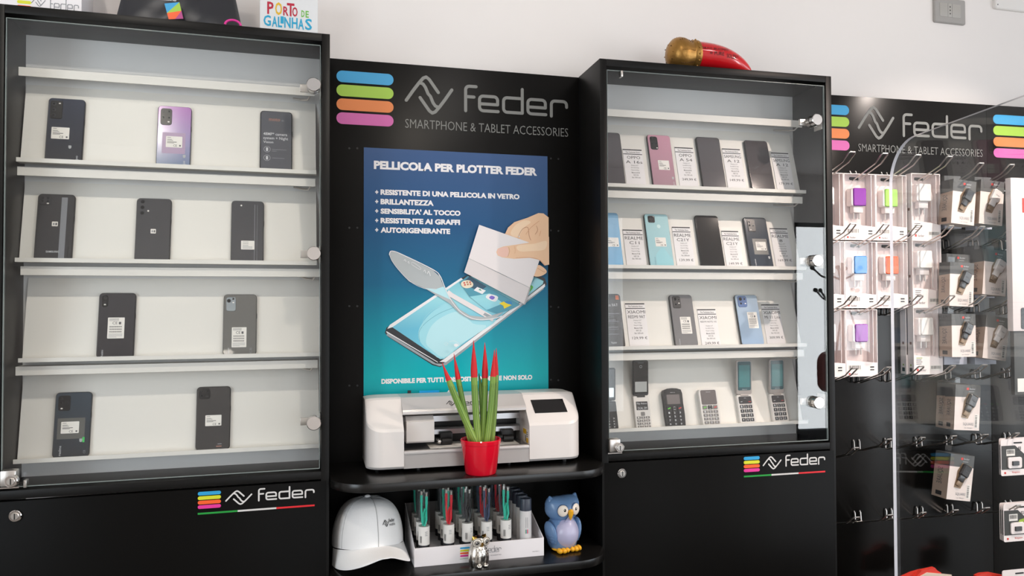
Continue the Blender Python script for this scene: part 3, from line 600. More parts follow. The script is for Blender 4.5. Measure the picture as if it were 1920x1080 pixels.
for (row, tl, tr, bl, mk, md, lines, price, qr), wh in zip(TAGS, WHERE):
    g = GEO['R']; q = g[row]; T = g['T']; A = lambda p: at_tilt('R', p[0], p[1], q['wp'], q['zb'], T, .0012)
    a, c, d = A(tl), A(tr), A(bl); w = c[0] - a[0]; h = max(a[1], c[1]); sc = (a[0] + d[0]) / 2 + w / 2 + .001
    t = thing('price_tag', 'price tag reading %s %s, %s' % (mk, md, wh), 'price tag', 'R', (sc, q['wp'], q['zb'] + .0004), tilt=T)
    w += .003; hw = w / 2; H = h
    MB().box(-hw, hw, -.0012, -.0004, 0, H, PAPER).build('tag_card', t)
    y = -.0014; b = MB(); b.quad(-hw, hw - .001, H - .0042, H - .0008, y, INK); b.quad(-hw, hw - .001, H - .0170, H - .0148, y, INK); b.build('header_bars', t)
    b = MB(); b.text('The Technician Store', -hw * .72, hw * .74, H - .0122, H - .0078, y, DINK, .012); zz = H - .0215
    wm = min(.92, .17 * len(mk)) * hw; b.text(mk, -wm + .001, wm + .001, zz - .0092, zz, y, INK); zz -= .0142
    wm = min(.86, .17 * len(md)) * hw; hh = .0088 if len(md) < 11 else .0048; b.text(md, -wm + .001, wm + .001, zz - hh, zz, y, INK); zz -= .0128
    for i, ln in enumerate(lines): ww = len(ln) * .0195 * (1 if len(ln) < 15 else .85); b.text(ln, -ww * hw * 1.6 + .002, ww * hw * 1.6 + .002, zz - .0044, zz, y, GINK, .01 if 'Mem' in ln else 0); zz -= .00735
    if price: zz -= .0045; b.text(price, -hw * .72 + .002, hw * .80 + .002, zz - .0088, zz, y, INK)
    b.build('tag_print', t)

# ------------------------------------------------------------------ keypad and flip phones on the bottom shelf
KBLK = mat('black_phone_plastic', (34, 33, 35), .3); KWHT = mat('white_phone_plastic', (222, 218, 214), .3); KGRY = mat('grey_phone_plastic', (168, 160, 156), .3)
KEYD = mat('dark_key', (44, 42, 44), .35); KEYG = mat('grey_key', (128, 124, 122), .4); LCD = mat('grey_lcd', (112, 104, 104), .12); LCDT = mat('teal_lcd', (72, 132, 136), .12, emit=0); LCDF = mat('teal_bezel', (40, 84, 92), .15)
MIR = mat('mirror_panel', (200, 204, 204), .08, .9); GRN = mat('green_key', (96, 208, 60), .4); RED = mat('red_key', (200, 62, 66), .4)
def keys(t, x0, x1, z1, dz, rows, m, ink, y, glyph=True, first=('1', '2', '3')):
    lab = ['1', '2', '3', '4', '5', '6', '7', '8', '9', '*', '0', '#']; w = (x1 - x0) / 3
    for r in range(rows):
        for c in range(3):
            xa, xb = x0 + w * c + w * .08, x0 + w * (c + 1) - w * .08; za, zb = z1 - dz * (r + 1) + dz * .14, z1 - dz * r - dz * .1
            k = MB().rrect(xa, xb, za, zb, .0012, y - .0012, y, m, n=3, cham=.0003).build('key', t)
            if glyph: MB().text(lab[r * 3 + c], xa + w * .2, xa + w * .48, za + dz * .14, zb - dz * .12, y - .0014, ink, .01).build('key_print', k)
def bar_phone(tl, tr, bl, br, label, m, keym, ink, lcd, dx):
    g = GEO['R']; q = g[3]; T = g['T']; th = .013; A = lambda p: at_tilt('R', p[0], p[1], q['wp'], q['zb'], T, th)
    lt, rt_, lb, rb = A(tl), A(tr), A(bl), A(br); w = ((rt_[0] - lt[0]) + (rb[0] - lb[0])) / 2; sc = (lt[0] + rt_[0] + lb[0] + rb[0]) / 4; h = (lt[1] + rt_[1]) / 2
    t = thing('keypad_phone', label, 'phone', 'R', (sc, q['wp'], q['zb'] + .0004), tilt=T); hw = w / 2
    out = [(-hw * .94, 0), (hw * .94, 0), (hw, h * .3), (hw * .97, h * .6), (hw, h * .85), (hw * .9, h * .955), (hw * .5, h * .99), (0, h), (-hw * .5, h * .99), (-hw * .9, h * .955), (-hw, h * .85), (-hw * .97, h * .6), (-hw, h * .3)]
    b = MB(); b.prism(out, -th, -.0004, m); b.build('phone_body', t)
    y = -th
    MB().rrect(-hw * .82, hw * .82, h * .54, h * .94, .004, y - .0006, y, KBLK if m is not KWHT else LCD, n=4).build('display_window', t)
    MB().rrect(-hw * .66, hw * .66, h * .575, h * .83, .001, y - .0009, y - .0005, lcd).build('screen', t)
    MB().text('doro', -hw * .25, hw * .25, h * .875, h * .895, y - .0009, PALEINK).build('lettering', t)
    for x, mm, nm in ((-.56, GRN, 'call_key'), (0, KEYD, 'navigation_key'), (.56, RED, 'end_key')):
        k = MB().rrect(hw * (x - .23), hw * (x + .23), h * .41, h * .52, .0018, y - .0014, y, KEYD if m is KBLK or x == 0 else KEYG, n=3).build(nm, t)
        b = MB()
        if x: b.stroke([(hw * (x - .1), h * .455), (hw * (x + .1), h * .475)], .003, y - .0016, mm)
        else: b.stroke([(-hw * .1, h * .49), (0, h * .505), (hw * .1, h * .49)], .0008, y - .0016, PALEINK); b.stroke([(-hw * .1, h * .44), (0, h * .425), (hw * .1, h * .44)], .0008, y - .0016, PALEINK)
        b.build('key_symbol', k)
    keys(t, -hw * .84, hw * .84, h * .395, h * .098, 4, keym, ink, y)
    return t
bar_phone((1242, 728), (1279, 728), (1250, 801), (1286, 800), 'black keypad phone with grey screen, bottom shelf of right cabinet', KBLK, KBLK, PALEINK, LCD, 0)
bar_phone((1308, 727), (1344, 728), (1319, 798), (1353, 797.5), 'white keypad phone with grey screen, bottom shelf of right cabinet', KWHT, KEYG, PALEINK, LCD, 0)
def flip_phone(lid, base, label, mb, ml, kind, width=None):
    g = GEO['R']; q = g[3]; T = g['T']; th = .010; A = lambda p: at_tilt('R', p[0], p[1], q['wp'], q['zb'], T, th)
    (btl, btr, bbl, bbr) = base
    rt_, rb = A(btr), A(bbr)
    if width: w = width; sc = (rt_[0] + rb[0]) / 2 - w / 2
    else: lt, lb = A(btl), A(bbl); w = ((rt_[0] - lt[0]) + (rb[0] - lb[0])) / 2; sc = (lt[0] + rt_[0] + lb[0] + rb[0]) / 4
    h = rt_[1]
    t = thing('flip_phone', label, 'phone', 'R', (sc, q['wp'], q['zb'] + .0004), tilt=T); hw = w / 2; y = -th
    b = MB(); b.rrect(-hw, hw, 0, h, .004, y, -.0004, mb, n=4, cham=.0012); b.build('phone_body', t)
    # lid, opened upright from the hinge: rotated forward so that it stands vertical
    ltop, lbot = lid
    wl = q['wp'] + h * math.sin(T) - th * .5
    zt = at('R', ltop[0], ltop[1], wl)[1]; zh = q['zb'] + h * math.cos(T)
    Hl = zt - zh + .002
    Ml = Matrix.Translation((0, -.006, h - .002)) @ Matrix.Rotation(T, 4, 'X')
    l = MB(); l.rrect(-hw * .96, hw * .96, .004, Hl, .005, -.004, .003, ml, n=5, cham=.001, M=Ml); lo = l.build('lid', t)
    h_ = MB(); h_.tube([(-hw * .5, -.006, h - .001), (hw * .5, -.006, h - .001)], .0052, ml, 12); h_.build('hinge', t)
    yl = -.0042
    if kind == 'mirror':
        MB().rrect(-hw * .86, hw * .86, .010, Hl - .004, .003, yl - .0003, yl, GLB, M=Ml).build('lid_glass', lo)
        MB().rrect(-hw * .74, hw * .74, .014, Hl * .42, .0008, yl - .0006, yl - .0003, MIR, M=Ml).build('mirror_screen', lo)
        MB().stroke([(.0035 * math.cos(2 * PI * i / 16), Hl * .83 + .0035 * math.sin(2 * PI * i / 16)) for i in range(17)], .0008, yl - .0005, PALEINK, Ml).disc(0, Hl * .83, .0018, yl - .0006, yl - .0004, PALEINK, 12).build('camera_ring', lo)
        MB().text('STRONG', -hw * .35, hw * .35, Hl * .92, Hl * .945, yl - .0005, MUTED, M=Ml).build('lettering', lo)
    else:
        MB().rrect(-hw * .82, hw * .82, .016, Hl - .004, .004, yl - .0003, yl, LCDF, M=Ml).build('lid_glass', lo)
        MB().rrect(-hw * .68, hw * .68, Hl * .24, Hl * .86, .001, yl - .0006, yl - .0003, LCDT, M=Ml).build('screen', lo)
        MB().text('doro', -hw * .3, hw * .3, Hl * .165, Hl * .20, yl - .0005, PALEINK, M=Ml).build('lettering', lo)
    if kind == 'mirror' and mb is KWHT:
        MB().rrect(-hw * .72, hw * .72, h * .55, h * .82, .001, y - .0004, y, KEYD).build('advert_sticker', t)
        b = MB(); b.text('Flip Attivo', -hw * .62, hw * .62, h * .71, h * .79, y - .0006, PALEINK); b.text('DUAL SIM', -hw * .55, hw * .58, h * .57, h * .65, y - .0006, PALEINK); b.build('sticker_print', t)
        MB().rrect(-hw * .24, hw * .24, h * .37, h * .49, .002, y - .0010, y, KEYG, n=3).build('navigation_key', t)
        keys(t, -hw * .84, hw * .84, h * .36, h * .095, 4, KEYG, LBL, y)
    elif kind == 'mirror':
        MB().rrect(-hw * .5, hw * .5, h * .42, h * .66, .003, y - .0008, y, KEYD, n=3).build('navigation_key', t)
        keys(t, -hw * .86, hw * .86, h * .42, h * .10, 4, KEYD, PALEINK, y)
    else:
        MB().rrect(-hw * .80, hw * .80, h * .68, h * .94, .003, y - .0006, y, KEYD, n=3).build('navigation_keys', t)
        b = MB(); b.stroke([(-hw * .12, h * .87), (0, h * .89), (hw * .12, h * .87)], .0007, y - .0008, PALEINK); b.stroke([(hw * .4, h * .75), (hw * .66, h * .75)], .0018, y - .0008, RED); b.stroke([(-hw * .6, h * .75), (-hw * .4, h * .76)], .0014, y - .0008, PALEINK); b.build('key_symbols', t)
        keys(t, -hw * .80, hw * .80, h * .655, h * .128, 5, KEYD, PALEINK, y) if False else keys(t, -hw * .80, hw * .80, h * .655, h * .155, 4, KEYD, PALEINK, y)
    return t
flip_phone(((1150, 691), 0), (None, (1154, 752), None, (1161, 804)), 'black flip phone cut by the frame, bottom shelf of right cabinet', KBLK, KBLK, 'mirror', .050)
flip_phone(((1197, 677), 0), ((1186, 742), (1216, 742), (1194, 804), (1224, 802.5)), 'white flip phone with raised black lid, bottom shelf of right cabinet', KWHT, KBLK, 'mirror')
flip_phone(((1388, 676.5), 0), ((1379.5, 741), (1409.5, 740), (1390, 795.5), (1419.5, 794)), 'pale flip phone with teal screen, second from right on bottom shelf', KWHT, KGRY, 'screen')
flip_phone(((1452, 674.5), 0), ((1442, 739), (1471.5, 738), (1452, 793), (1480.5, 792)), 'pale flip phone with teal screen, rightmost on bottom shelf of right cabinet', KWHT, KGRY, 'screen')

# ------------------------------------------------------------------ poster on the stand
def pp(pts, sc=3.1775, ox=660, oy=380): return [at('B', ox + x / sc, oy + y / sc, -.002) for x, y in pts]
def smooth(pts, n=4, closed=True):
    out = []; k = len(pts)
    for i in range(k if closed else k - 1):
        p0, p1, p2, p3 = pts[(i - 1) % k] if (closed or i) else pts[0], pts[i], pts[(i + 1) % k], pts[(i + 2) % k] if (closed or i < k - 2) else pts[-1]
        for j in range(n):
            t = j / n
            out.append(tuple(.5 * (2 * p1[a] + (p2[a] - p0[a]) * t + (2 * p0[a] - 5 * p1[a] + 4 * p2[a] - p3[a]) * t * t + (3 * p1[a] - p0[a] - 3 * p2[a] + p3[a]) * t ** 3) for a in (0, 1)))
    if not closed: out.append(pts[-1])
    return out
px0, px1, pz0, pz1 = .1463, .6520, 1.164, 1.8642
PB = (.399, -.003, pz0)
PBG = ramp_mat('poster_blue_print', [(0, (0, 160, 172)), (.10, (0, 176, 184)), (.20, (0, 150, 170)), (.34, (16, 104, 142)), (.50, (34, 84, 130)), (.70, (66, 92, 136))], 'Z', .34, spec=.22)
PT = thing('poster', 'blue to teal advertising poster about plotter film, fixed to the black stand', 'poster', 'B', PB)
MB(PB).box(px0, px1, -.0022, -.0002, pz0, pz1, PBG).build('poster_sheet', PT)
T_ = MB(PB); yk = -.0024
def ptext(body, tl, bl, br, tr=None, bold=.028):
    x0, z0 = at('B', *bl, -.002); x1, z1b = at('B', *br, -.002); z1 = at('B', *tl, -.002)[1]
    T_.text(body, x0, x1, min(z0, z1b), min(z0, z1b) + (z1 - z0), yk, PAPER, bold, res=3)
def zt(px, py): return at('B', px, py, -.002)
def line(body, x0, y0t, y0b, x1, bold=.052):
    a = zt(x0, y0t); b_ = zt(x0, y0b); s1 = zt(x1, y0b)[0]
    T_.text(body, a[0], s1, b_[1], a[1], yk, PAPER, bold, res=3)
line('PELLICOLA PER PLOTTER FEDER', 701, 301, 317, 1007)
T_.build('poster_title', PT); T_ = MB(PB)
for i, (tx, x1) in enumerate((('RESISTENTE DI UNA PELLICOLA IN VETRO', 974), ('BRILLANTEZZA', 813), ("SENSIBILITA' AL TOCCO", 863.5), ('RESISTENTE AI GRAFFI', 862.5), ('AUTORIGENERANTE', 844))):
    y = 355 + 17.75 * i; line(tx, 713.5, y, y + 10.3, x1); line('+', 703.5, y + 1.5, y + 8.5, 709.3, .05)
T_.build('poster_list', PT); T_ = MB(PB)
line('DISPONIBILE PER TUTTI I DISPOSITIVI MOBILI E NON SOLO', 715, 710.5, 720, 998)
T_.build('poster_footer', PT)
ART = MB(PB); _k = [0]
def art(pts, m, sm=0, crop=(3.1775, 660, 380), clip=True):
    q = pp(smooth(pts, 4) if sm else pts, *crop)
    q = [(min(max(x, px0), px1), z) for x, z in q]
    _k[0] += 1; ART.poly(q, -.00235 - .00002 * _k[0], m)
def artline(pts, w, m, sm=1, crop=(3.1775, 660, 380)):
    q = pp(smooth(pts, 5, False) if sm else pts, *crop); q = [(min(max(x, px0), px1), z) for x, z in q]
    _k[0] += 1; ART.stroke(q, w, -.00235 - .00002 * _k[0], m); _k[0] += len(q) * 2
A_BLK = mat('art_black', (22, 22, 26), .35); A_W = mat('art_white', (236, 236, 238), .35); A_G = mat('art_grey', (150, 158, 164), .35); A_LG = mat('art_film_grey', (176, 182, 184), .35)
A_SC = ramp_mat('art_screen', [(.10, (120, 208, 224)), (.22, (96, 186, 214)), (.30, (150, 216, 226)), (.36, (110, 190, 206))], 'Z', .35); A_SC2 = mat('art_screen_pale', (156, 218, 230), .35); A_SC3 = mat('art_screen_light', (182, 228, 236), .35); A_SC4 = mat('art_screen_teal', (70, 150, 172), .35); A_SCD = mat('art_screen_dark', (22, 74, 100), .35)
A_SK = mat('art_skin', (238, 196, 158), .4); A_SK2 = mat('art_skin_shade', (214, 158, 118), .4); A_SK3 = mat('art_skin_line', (178, 116, 82), .4); A_NL = mat('art_nail', (240, 194, 176), .35); A_SKL = mat('art_skin_light', (246, 214, 180), .4)
A_CD = mat('art_card', (232, 226, 226), .4); A_CD2 = mat('art_card_lower', (218, 212, 212), .4); A_CDE = mat('art_card_edge', (170, 166, 168), .4)
art([(196, 775), (205, 745), (650, 450), (700, 425), (1110, 430), (1150, 452), (1160, 486), (1130, 520), (570, 955), (525, 980), (480, 968), (215, 800)], A_BLK)
art([(210, 775), (500, 958), (540, 960), (1140, 508), (1155, 480), (1140, 516), (560, 968), (520, 974), (480, 960), (205, 790)], A_G)
art([(205, 765), (510, 948), (512, 953), (204, 772)], A_W)
art([(210, 752), (225, 728), (650, 448), (664, 460), (240, 742)], A_W); art([(520, 948), (548, 932), (1048, 560), (1148, 482), (1150, 500), (560, 950)], A_W)
art([(240, 742), (650, 462), (700, 440), (1095, 444), (1140, 466), (1135, 486), (1040, 562), (548, 930), (525, 932), (400, 850)], A_SC)
art([(404, 826), (398, 760), (440, 690), (510, 630), (600, 600), (700, 690), (860, 700), (690, 815), (548, 928), (470, 890)], A_SC2, 1)
art([(440, 830), (470, 740), (540, 680), (640, 650), (720, 720), (800, 740), (640, 850), (548, 920), (480, 880)], A_SC3, 1)
artline([(404, 826), (400, 770), (440, 715), (520, 660), (620, 620)], .0008, A_SC4); artline([(420, 740), (430, 690), (480, 640), (560, 600)], .0006, A_SC3)
art([(640, 475), (690, 435), (860, 530), (1000, 608), (940, 640), (860, 660), (800, 640), (700, 560)], A_SC4); art([(650, 480), (700, 440), (800, 500), (760, 530)], A_SCD); art([(700, 560), (820, 540), (900, 600), (800, 640)], A_SC)
art([(575, 520), (600, 540), (850, 680), (835, 708), (560, 548)], A_CD); MBm = [(780, 668), (790, 655), (826, 672), (818, 688)]; art(MBm, A_G)
art([(1040, 552), (1060, 490), (1090, 450), (1140, 468), (1136, 484)], A_SC2); art([(1046, 505), (1066, 492), (1078, 505), (1060, 528), (1042, 530)], mat('art_green', (96, 196, 70), .4), 1)
art([(648, 485), (660, 468), (695, 462), (720, 480), (716, 500), (685, 510), (660, 503)], mat('art_cream', (236, 222, 196), .4), 1)
for cx_, cz_ in ((668, 478), (685, 474), (702, 474), (672, 490), (689, 487), (705, 486)): art([(cx_ - 5, cz_ - 4), (cx_ + 5, cz_ - 5), (cx_ + 5, cz_ + 4), (cx_ - 5, cz_ + 5)], A_SK3 if cx_ % 2 else mat('art_red', (206, 70, 60), .4))
art([(724, 522), (745, 502), (796, 524), (775, 545)], A_W); art([(752, 520), (762, 512), (772, 526)], mat('art_icon_green', (40, 160, 120), .4)); art([(797, 566), (815, 545), (868, 560), (850, 590)], A_W, 1); art([(816, 566), (830, 554), (850, 564), (836, 578)], mat('art_violet', (120, 100, 200), .4), 1)
art([(876, 600), (900, 590), (915, 585), (925, 600), (950, 610), (925, 622), (905, 632), (900, 615)], mat('art_yellow', (240, 214, 30), .4)); art([(905, 588), (945, 588), (950, 606), (925, 602)], mat('art_blue', (40, 130, 190), .4), 1)
# curling film
art([(430, 508), (545, 500), (585, 565), (640, 635), (700, 672), (790, 682), (900, 652), (860, 684), (790, 700), (710, 698), (640, 660), (580, 600)], A_LG); art([(430, 508), (500, 515), (545, 498), (590, 580), (545, 560)], A_SC3)
art([(224, 312), (226, 296), (244, 290), (300, 312), (480, 402), (522, 440), (545, 500), (500, 514), (430, 510), (340, 470), (270, 392), (235, 345)], A_LG)
artline([(222, 310), (228, 292), (248, 290), (300, 310), (480, 398), (524, 438), (550, 500), (590, 582), (640, 645), (700, 684), (770, 698), (860, 686), (930, 660)], .0022, A_W); artline([(222, 312), (240, 352), (280, 405), (345, 470), (430, 512), (500, 516)], .0009, A_W)
artline([(350, 362), (364, 358), (405, 388), (400, 398), (352, 368)], .0008, A_W); artline([(308, 345), (314, 340), (320, 352)], .0012, A_W); artline([(330, 356), (335, 352), (338, 364)], .0012, A_W); artline([(425, 410), (432, 402), (437, 420)], .0012, A_W); artline([(446, 424), (454, 410), (464, 436)], .0014, A_W)
# hand behind the card, the card, thumb in front
art([(905, 192), (925, 150), (962, 118), (1040, 92), (1105, 64), (1135, 66), (1168, 90), (1168, 260), (1050, 245), (985, 215)], A_SK, 0)
art([(940, 190), (965, 140), (1020, 108), (1060, 118), (1020, 150), (985, 205)], A_SKL, 1); artline([(985, 205), (1010, 160), (1042, 150), (1050, 200), (1060, 225)], .0012, A_SK3); artline([(1030, 190), (1060, 150), (1110, 110)], .0009, A_SK2); artline([(1085, 190), (1100, 165), (1092, 140)], .0008, A_SK3); artline([(1110, 200), (1118, 170)], .0008, A_SK2)
art([(985, 198), (995, 205), (988, 210)], A_W)
art([(1076, 436), (1086, 400), (1106, 372), (1146, 398), (1150, 420), (1112, 440)], A_SK, 1); artline([(1100, 392), (1130, 410), (1146, 414)], .0008, A_SK3)
art([(752, 134), (1046, 238), (1112, 340), (1052, 506), (690, 332)], A_CD); art([(690, 334), (1050, 508), (1018, 604), (663, 416)], A_CD2); artline([(690, 333), (870, 418), (1050, 507)], .0010, A_CDE, 0); art([(1050, 505), (1058, 503), (1026, 606), (1016, 608)], A_CDE)
art([(854, 296), (862, 276), (895, 263), (985, 250), (1060, 238), (1168, 205), (1168, 370), (1140, 376), (1108, 342), (1050, 330), (960, 336), (890, 328), (862, 316)], A_SK, 0); art([(980, 258), (1080, 246), (1150, 230), (1140, 280), (1060, 290), (990, 290)], A_SKL, 1)
art([(860, 290), (868, 276), (915, 266), (927, 290), (920, 320), (885, 324), (864, 310)], A_NL, 1); artline([(927, 268), (932, 292), (922, 322)], .0008, A_SK3); artline([(970, 330), (1050, 328), (1108, 342), (1140, 374)], .0010, A_SK2); artline([(960, 262), (966, 285), (962, 305)], .0006, A_SK2)
art([(763, 731), (769.5, 731), (769.5, 741), (763, 741)], A_BLK, 0, (1, 0, 0)); art([(785, 731.5), (822, 730.5), (822, 739), (785, 740)], mat('art_cyan', (0, 164, 232), .4), 0, (1, 0, 0)); artline([(835, 739), (840, 731.5), (846, 738)], .003, A_W, 0, (1, 0, 0))
for i in range(7): artline([(556 + 6 * math.cos(i), 840 + 6 * math.sin(i)), (556 + 12 * math.cos(i), 840 + 12 * math.sin(i))], .0006, A_W, 0)
artline([(575, 826), (600, 822), (626, 834), (632, 848), (605, 856)], .0008, A_W); art([(600, 846), (614, 838), (628, 846), (614, 858)], A_W, 1)
ART.build('poster_picture', PT)

# ------------------------------------------------------------------ cutting plotter
PLW = mat('plotter_white_shell', (226, 220, 216), .32); PLG = mat('plotter_silver_panel', (176, 170, 166), .36, .35); PLC = mat('plotter_silver_cover', (204, 200, 198), .3, .2)
PLD = mat('plotter_black_inside', (20, 19, 20), .45); ALU = mat('aluminium_rail', (196, 196, 198), .3, .9); YEL = mat('warning_yellow', (236, 190, 40), .5)
zb_ = ZS1 + .010; PO = (.416, -.10, ZS1)
pl = thing('cutting_plotter', 'white and silver cutting plotter with small screen on the upper shelf', 'cutting machine', 'B', PO)
zt_, fr_, slope_f, zsl = 1.218, -.172, -.104, 1.146; bk = -.022
def cap_(x_in, x_out, name):
    """end housing: wedge profile with a rounded outer front corner"""
    d = 1 if x_out > x_in else -1; R = .040; n = 8; secs = [(x_in, 0.), (x_out - d * R, 0.)]
    for i in range(1, n + 1): a = PI / 2 * i / n; secs.append((x_out - d * R + d * R * math.sin(a), R * (1 - math.cos(a))))
    secs.append((x_out, R)); v = []; b = MB(PO)
    def prof(x, inset):
        f = fr_ + inset; zs_ = zsl + inset * .55
        return [(x, bk, zb_ + .004), (x, f + .006, zb_ + .0), (x, f, zb_ + .006), (x, f, zs_ - .003), (x, f + .004, zs_ + .004), (x, max(slope_f, f + .012) - .003 + inset * .2, zt_ - .004 - inset * .22), (x, max(slope_f, f + .012) + .006 + inset * .2, zt_ - inset * .12), (x, bk, zt_ - inset * .12)]
    rows = [prof(x, q) for x, q in secs]; k = len(rows[0]); fs = []
    vs_ = [p for r in rows for p in r]
    for j in range(len(rows) - 1):
        for i in range(k):
            f = (j * k + i, j * k + (i + 1) % k, (j + 1) * k + (i + 1) % k, (j + 1) * k + i); fs.append(f if d < 0 else f[::-1])
    e0 = tuple(range(k)); e1 = tuple(range(len(vs_) - k, len(vs_))); fs += [e0[::-1] if d < 0 else e0, e1 if d < 0 else e1[::-1]]
    b.add(vs_, fs, PLW, True); return b.build(name, pl, sharp=13)
lc = cap_(.2305, .1425, 'end_housing'); rc = cap_(.5470, .6905, 'end_housing')
# sloped inset plate on the left housing and the screen on the right one
sl = lambda x, t, off=.0008: (x, slope_f - .003 + (fr_ + .004 - slope_f + .003) * t - off * .75, zt_ - .004 + (zsl + .004 - zt_ + .004) * t + off * .75)
b = MB(PO); b.add([sl(.565, .20), sl(.653, .20), sl(.657, .68), sl(.569, .68)], [(3, 2, 1, 0)], GLB); b.build('screen', rc)
b = MB(PO); b.box(.2305, .547, -.045, bk, zb_, 1.20, PLD); b.box(.2305, .547, bk - .002, bk, zb_, zt_, PLC); b.build('rear_housing', pl)
b = MB(PO); b.xprism([(bk, zt_ - .003), (bk, zt_), (slope_f + .004, zt_ - .001), (slope_f - .004, zt_ - .006), (-.140, 1.1905), (-.143, 1.186), (-.143, 1.180), (-.138, 1.178), (-.10, 1.178), (-.10, zt_ - .008)], .2308, .5468, PLC)
cv = b.build('top_cover', pl)
# lettering on the sloping cover
a_ = math.atan2(slope_f - .004 + .140, (zt_ - .006) - 1.1905); Mc = Matrix.Translation((0, -.140, 1.1905)) @ Matrix.Rotation(-a_, 4, 'X'); Lc = math.hypot(slope_f - .004 + .140, zt_ - .006 - 1.1905)
b = MB(); ex = at('B', 845, 755, -.122)[0]; ef = at('B', 862, 755, -.122)[0]; eg = at('B', 914, 755, -.122)[0]; emblem(b, ex, Lc * .5, .019, -.0006, DINK, .10); feder(b, ef, eg, Lc * .22, Lc * .78, -.0006, DINK, .09)
for i, v in enumerate(b.v): b.v[i] = Mc @ v - Vector(PO)
b.build('logo_lettering', cv)
b = MB(PO); b.box(.2305, .547, fr_ + .002, -.05, zb_, 1.088, PLG); b.box(.2305, .547, fr_ - .001, fr_ + .014, 1.086, 1.0955, PLC, bevel=.003); b.box(.2305, .547, fr_ + .01, -.05, 1.088, 1.0925, ALU); b.build('front_panel', pl)
for z0, z1, y in ((1.150, 1.168, -.078), (1.118, 1.134, -.082)):
    b = MB(PO); b.xprism([(y, z0), (y, z1 - .004), (y + .004, z1), (y + .02, z1), (y + .02, z0)], .2310, .5465, ALU); b.build('guide_rail', pl)
cx0 = at('B', 762, 800, -.135)[0]; cx1 = at('B', 814, 800, -.135)[0]
b = MB(PO); b.xprism([(-.135, 1.108), (-.138, 1.112), (-.138, 1.160), (-.118, 1.172), (-.07, 1.172), (-.07, 1.108)], cx0, cx1, PLW); cg = b.build('tool_carriage', pl)
for px in (837, 952):
    x, z = at('B', px, 810, -.10)
    b = MB(PO); b.box(x - .016, x + .016, -.10, -.06, 1.10, 1.125, PLD, bevel=.002); b.tube([(x - .013, -.104, 1.103), (x + .013, -.104, 1.103)], .0085, PLD, 16); b.tube([(x - .028, -.098, 1.106), (x - .014, -.098, 1.106)], .006, PLD, 12); b.build('pinch_roller', pl)
b = MB(PO); x, z = at('B', 824, 818, -.108); b.ball((x, -.106, 1.104), .0065, .008, .0065, CHROME, 14, 10); b.build('tool_knob', pl)
b = MB(PO); b.box(.30, .53, -.135, -.06, 1.0925, 1.0935, SHELF); b.build('media_strip', pl)
x = .5466; b = MB(PO)
b.box(x - .0006, x, -.166, -.112, 1.096, 1.132, LBL); b.box(x - .0010, x - .0004, -.146, -.118, 1.118, 1.130, YEL); b.box(x - .0010, x - .0004, -.164, -.146, 1.098, 1.110, YEL); b.box(x - .001, x - .0004, -.142, -.138, 1.100, 1.115, INK)
for i in range(3): b.box(x - .001, x - .0004, -.160, -.148, 1.113 + .005 * i, 1.115 + .005 * i, GINK)
b.build('warning_label', rc)
for x in (.17, .27, .50, .65): MB(PO).lathe([(.006, ZS1 + .0002), (.006, zb_ + .002)], PLD, 12, Matrix.Translation((x, -.14 if x > .2 else -.11, 0))).build('foot', pl)

# ------------------------------------------------------------------ red pot with spiky plant
POTR = mat('red_gloss_ceramic', (226, 18, 44), .14, coat=.4); SOIL = mat('dark_potting_soil', (70, 44, 34), .9, noise=.5, nscale=400, bump=.5)
LEAFG = ramp_mat('green_cylindrical_leaf', [(0, (140, 158, 72)), (.08, (148, 174, 78)), (.17, (122, 158, 68)), (.30, (126, 160, 66))], 'Z', .45); TIPR = mat('red_flocked_tip', (206, 28, 34), .6); STREAK = mat('dark_green_streak', (52, 88, 40), .5)
pw = -.222; pc = at('B', 901.5, 880, pw)[0]; PT0 = (pc, pw, ZS1)
rb = .5 * (at('B', 933, 880, pw)[0] - at('B', 876, 880, pw)[0]); rtp = .5 * (at('B', 941, 820, pw)[0] - at('B', 866, 820, pw)[0]); hp = at('B', 901, 822, pw - .0)[1] - ZS1
pot = thing('potted_plant', 'red pot of green spiky leaves with red tips in front of the plotter', 'plant', 'B', PT0)
MB().lathe([(rb * .94, .0003), (rb, .003), (rtp * .955, hp * .86), (rtp * .975, hp * .87), (rtp, hp - .002), (rtp - .0015, hp), (rtp - .004, hp - .001), (rtp - .006, hp * .84), (0, hp * .84)], POTR, 40).build('pot', pot)
MB().lathe([(0, hp * .90), (rtp * .5, hp * .895), (rtp * .88, hp * .87)], SOIL, 24).build('soil', pot)
